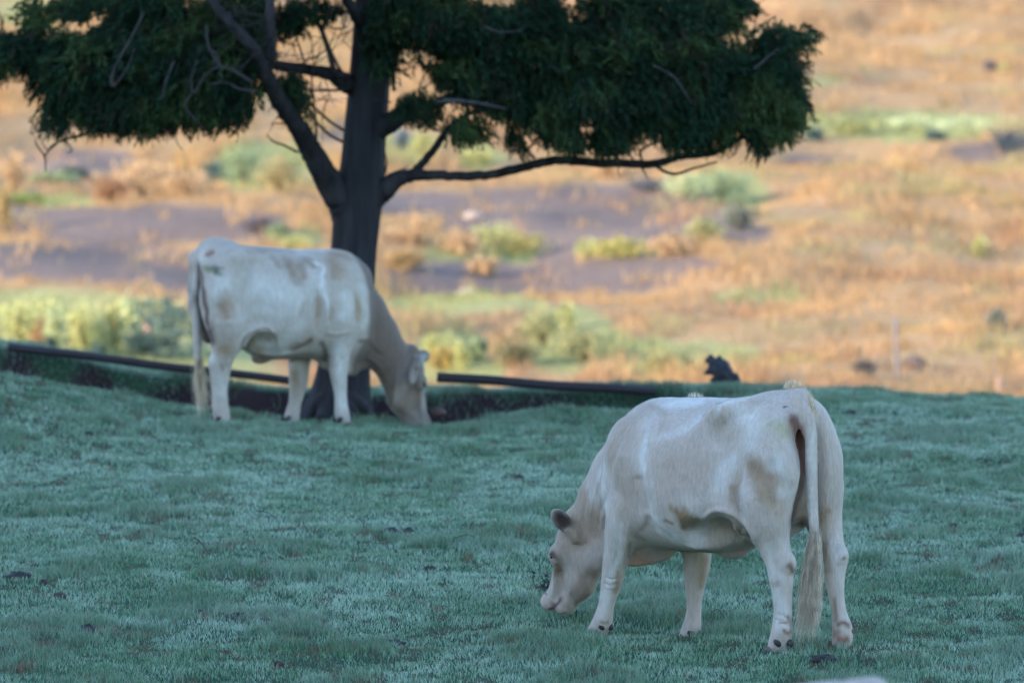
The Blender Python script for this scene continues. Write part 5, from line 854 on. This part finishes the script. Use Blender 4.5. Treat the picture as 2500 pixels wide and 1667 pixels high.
SH = [(100, 755, 220, 70, YG, 'wide yellow green thicket at the left edge of the slope foot'), (300, 740, 230, 60, (.56, .52, .26), 'wide straw green thicket on the left, above the row of tall plants'), (395, 825, 180, 150, BG, 'large blue green shrub at the foot of the slope, left of the farther cow\'s rump'), (330, 822, 90, 60, BG, 'low dark shrub left of the large blue green shrub'), (300, 800, 44, 115, PG, 'tall pale green plant at the foot of the slope, left of the pale post'), (262, 812, 44, 115, YG, 'narrow yellow green plant left of the tall pale plant'), (190, 815, 80, 120, YG, 'bright yellow green bush just above the left end of the long pole'), (128, 812, 50, 110, PG, 'pale upright bush near the left edge, above the bank'), (45, 805, 90, 110, YG, 'yellow green bush at the left edge above the bank'), (92, 800, 40, 70, OR, 'small orange bush between the bushes at the left edge'), (232, 820, 40, 80, GR, 'green bush right of the bright yellow green bush'), (118, 818, 22, 44, BG, 'small dark bush in the row at the left edge'), (160, 815, 18, 50, BG, 'thin dark bush right of the small dark bush'), (225, 826, 24, 30, BG, 'little dark bush near the long pole'),  # large blue green shrub: its shaded side put into the leaf colour
      (1020, 848, 70, 46, (.55, .42, .16), 'golden bush behind the cut end of the right pole'), (1010, 815, 90, 44, YG, 'yellow green bush above the golden bush'), (1060, 850, 34, 60, YG, 'upright green bush right of the golden bush'), (1100, 830, 40, 50, GR, 'dim green bush at the foot of the slope right of the pole end'), (1130, 575, 120, 62, YG, 'bright green bush at the tip of the earth patch, middle of the slope'), (1190, 590, 150, 56, (.50, .42, .16), 'yellow bush right of the bright green bush'), (1060, 590, 120, 60, OR, 'orange bush right of the tree trunk, middle of the slope'), (960, 560, 150, 74, OR, 'wide tan bush beside the tree trunk'), (1110, 632, 70, 40, OR, 'orange tuft above the lower strip of earth'), (930, 620, 100, 44, (.46, .31, .15), 'brown bush at the trunk above the lower earth strip'),
      (1430, 592, 150, 46, (.50, .44, .15), 'yellow bush on the right of the gap between the earth patches'), (1360, 588, 80, 34, YG, 'green low bush at the left end of the yellow bushes'), (1540, 590, 120, 50, OR, 'tan bush right of the yellow bushes'), (1620, 560, 90, 60, OL, 'olive bush near the dark painted shade on the slope'), (1660, 470, 130, 80, GR, 'dark green bush right of the large earth patch'), (1580, 455, 120, 56, PG, 'pale green bush left of the dark green bush'), (1700, 530, 80, 60, (.22, .24, .20), 'bush in dark painted shade right of the large earth patch'), (1490, 440, 90, 26, (.18, .18, .20), 'dark low bush on the upper rim of the large earth patch'),  # dark bush beside the earth patch: a shadow put into leaf colour
      (560, 430, 130, 96, GR, 'green bush under the left crown of the tree'), (500, 415, 60, 40, BG, 'dark bush left of the green bush under the crown'), (640, 440, 110, 80, (.45, .36, .18), 'tan bush left of the forked trunk'), (640, 560, 60, 40, GR, 'small green bush above the back of the farther cow'), (680, 575, 80, 34, YG, 'yellow green bush behind the trunk'), (600, 535, 90, 36, (.2, .17, .19), 'dark flat bush on the left earth patch'), (330, 455, 190, 90, OR, 'large orange bush in the left middle of the slope'), (250, 465, 90, 60, (.42, .24, .14), 'rusty bush left of the large orange bush'), (430, 450, 120, 60, OR, 'orange bush right of the large orange bush'), (170, 410, 70, 22, (.10, .14, .12), 'dark flat bush on the upper left earth patch'), (60, 470, 130, 24, (.27, .33, .12), 'low green bush at the left edge of the slope'), (30, 440, 70, 80, OR, 'orange bush at the left edge of the slope'), (10, 530, 30, 110, (.52, .38, .18), 'tall straw coloured tuft at the left edge'), (120, 420, 120, 24, GR, 'green patch of shrub on the upper left earth'),
      (2320, 350, 90, 46, (.10, .14, .18), 'shrub in dark painted shade at the right edge of the slope'), (2230, 310, 190, 40, PG, 'long pale green shrub at the upper right'), (2100, 300, 170, 34, PG, 'pale green shrub left of the long pale shrub'), (1960, 310, 140, 40, (.38, .38, .17), 'yellow green shrub right of the tree crown'), (2150, 322, 40, 18, BG, 'tiny dark shrub below the pale green shrubs'), (1870, 325, 40, 28, BG, 'tiny dark shrub beside the right end of the crown'), (2275, 165, 26, 22, (.18, .16, .2), 'tiny dark shrub at the upper right'), (2310, 168, 26, 20, YG, 'tiny green shrub at the upper right beside the dark one'), (2290, 760, 40, 50, (.26, .27, .22), 'dim green shrub at the right edge above the brow'), (2100, 850, 40, 30, (.26, .22, .22), 'dim low shrub right of the leaning post'), (1985, 870, 50, 40, (.27, .23, .2), 'dim low shrub left of the leaning post'), (2250, 590, 26, 40, YG, 'small green plant on the right of the slope'), (1250, 800, 120, 90, OL, 'olive bush at the foot of the slope, middle'), (1340, 830, 140, 80, OL, 'wide olive bush right of the middle olive bush'), (1180, 840, 110, 60, (.33, .28, .15), 'brown olive bush left of the middle olive bush'), (1540, 860, 130, 60, OL, 'olive bush left of the stump'), (1300, 760, 40, 60, YG, 'thin green plant between the olive bushes'),  # first shrub: shadow side of a bush, painted as dark leaves
      (340, 250, 60, 40, OR, 'orange tuft seen under the left crown'), (975, 360, 60, 50, YG, 'yellow green bush in the fork of the right branch'), (925, 345, 34, 44, (.2, .25, .28), 'blue grey bush right of the trunk under the crown'), (1100, 380, 90, 40, YG, 'yellow green bush behind the long right branch'), (1400, 410, 110, 40, OR, 'orange bush above the large earth patch')]
for s_ in SH: shrub(*s_)
stone_mat = attr_mat('pale stone', .8, .2, 8, .15, gain=.62)
for X, Y, W_, lab in ((1085, 503, 46, 'pale flat stone on the large earth patch of the slope'), (1075, 678, 44, 'pale flat stone on the lower strip of earth'), (2125, 893, 18, 'small pale stone just above the brow on the right')):
    p = on_land(X, Y, 72.); w_ = W_ * 1.06293 * FPX * p[1] / 2; tag(blob('stone', p + [0, 0, w_ * .25], (w_, w_ * .5, w_ * .45), 1.3, (.72, .60, .55), stone_mat, int(X), .2), lab, 'stone')
def post(X, Y0, Y1, W_, col, lab, lean=0.):
    p = on_land(X, Y0, 69.6); s_ = 1.06293 * FPX * p[1]; h = (Y0 - Y1) * s_; w_ = W_ * s_ / 2; mb = MB(); t = np.linspace(0, 1, 6); q = np.stack([lean * t * h, 0 * t, -.1 + (h + .1) * t], 1); tube(mb, q, w_ * (1 - .12 * t), 12, col, True, .08)
    o = mb.build('post', stone_mat); o.location = p; tag(o, lab, 'post')
post(2062, 868, 728, 11, (.36, .32, .34), 'slim grey wooden post standing on the far slope at the right', -.05)
post(2296, 905, 868, 17, (.62, .42, .32), 'short pale post stub standing just over the brow at the right edge')
post(340, 815, 740, 26, (.80, .55, .47), 'short pinkish post among the green plants at the foot of the slope on the left')
pasture()
pasture_around()
hillside()
make_tree()
c1 = near_cow()
tag(c1, 'cream cow in the foreground seen from behind, tail hanging, head down grazing to the left', 'cow')
tag(far_cow(), 'pale cow with a tan neck grazing side on in front of the tree', 'cow')
c3 = third_cow(c1); c3.rotation_euler = (0, 0, math.radians(170)); p3 = at_z(2030, 1652, 1.268); c3.location = (p3[0] + .20, p3[1] - .80, .0)
tag(c3, 'pale back of a third cow just reaching into the bottom edge of the picture', 'cow')
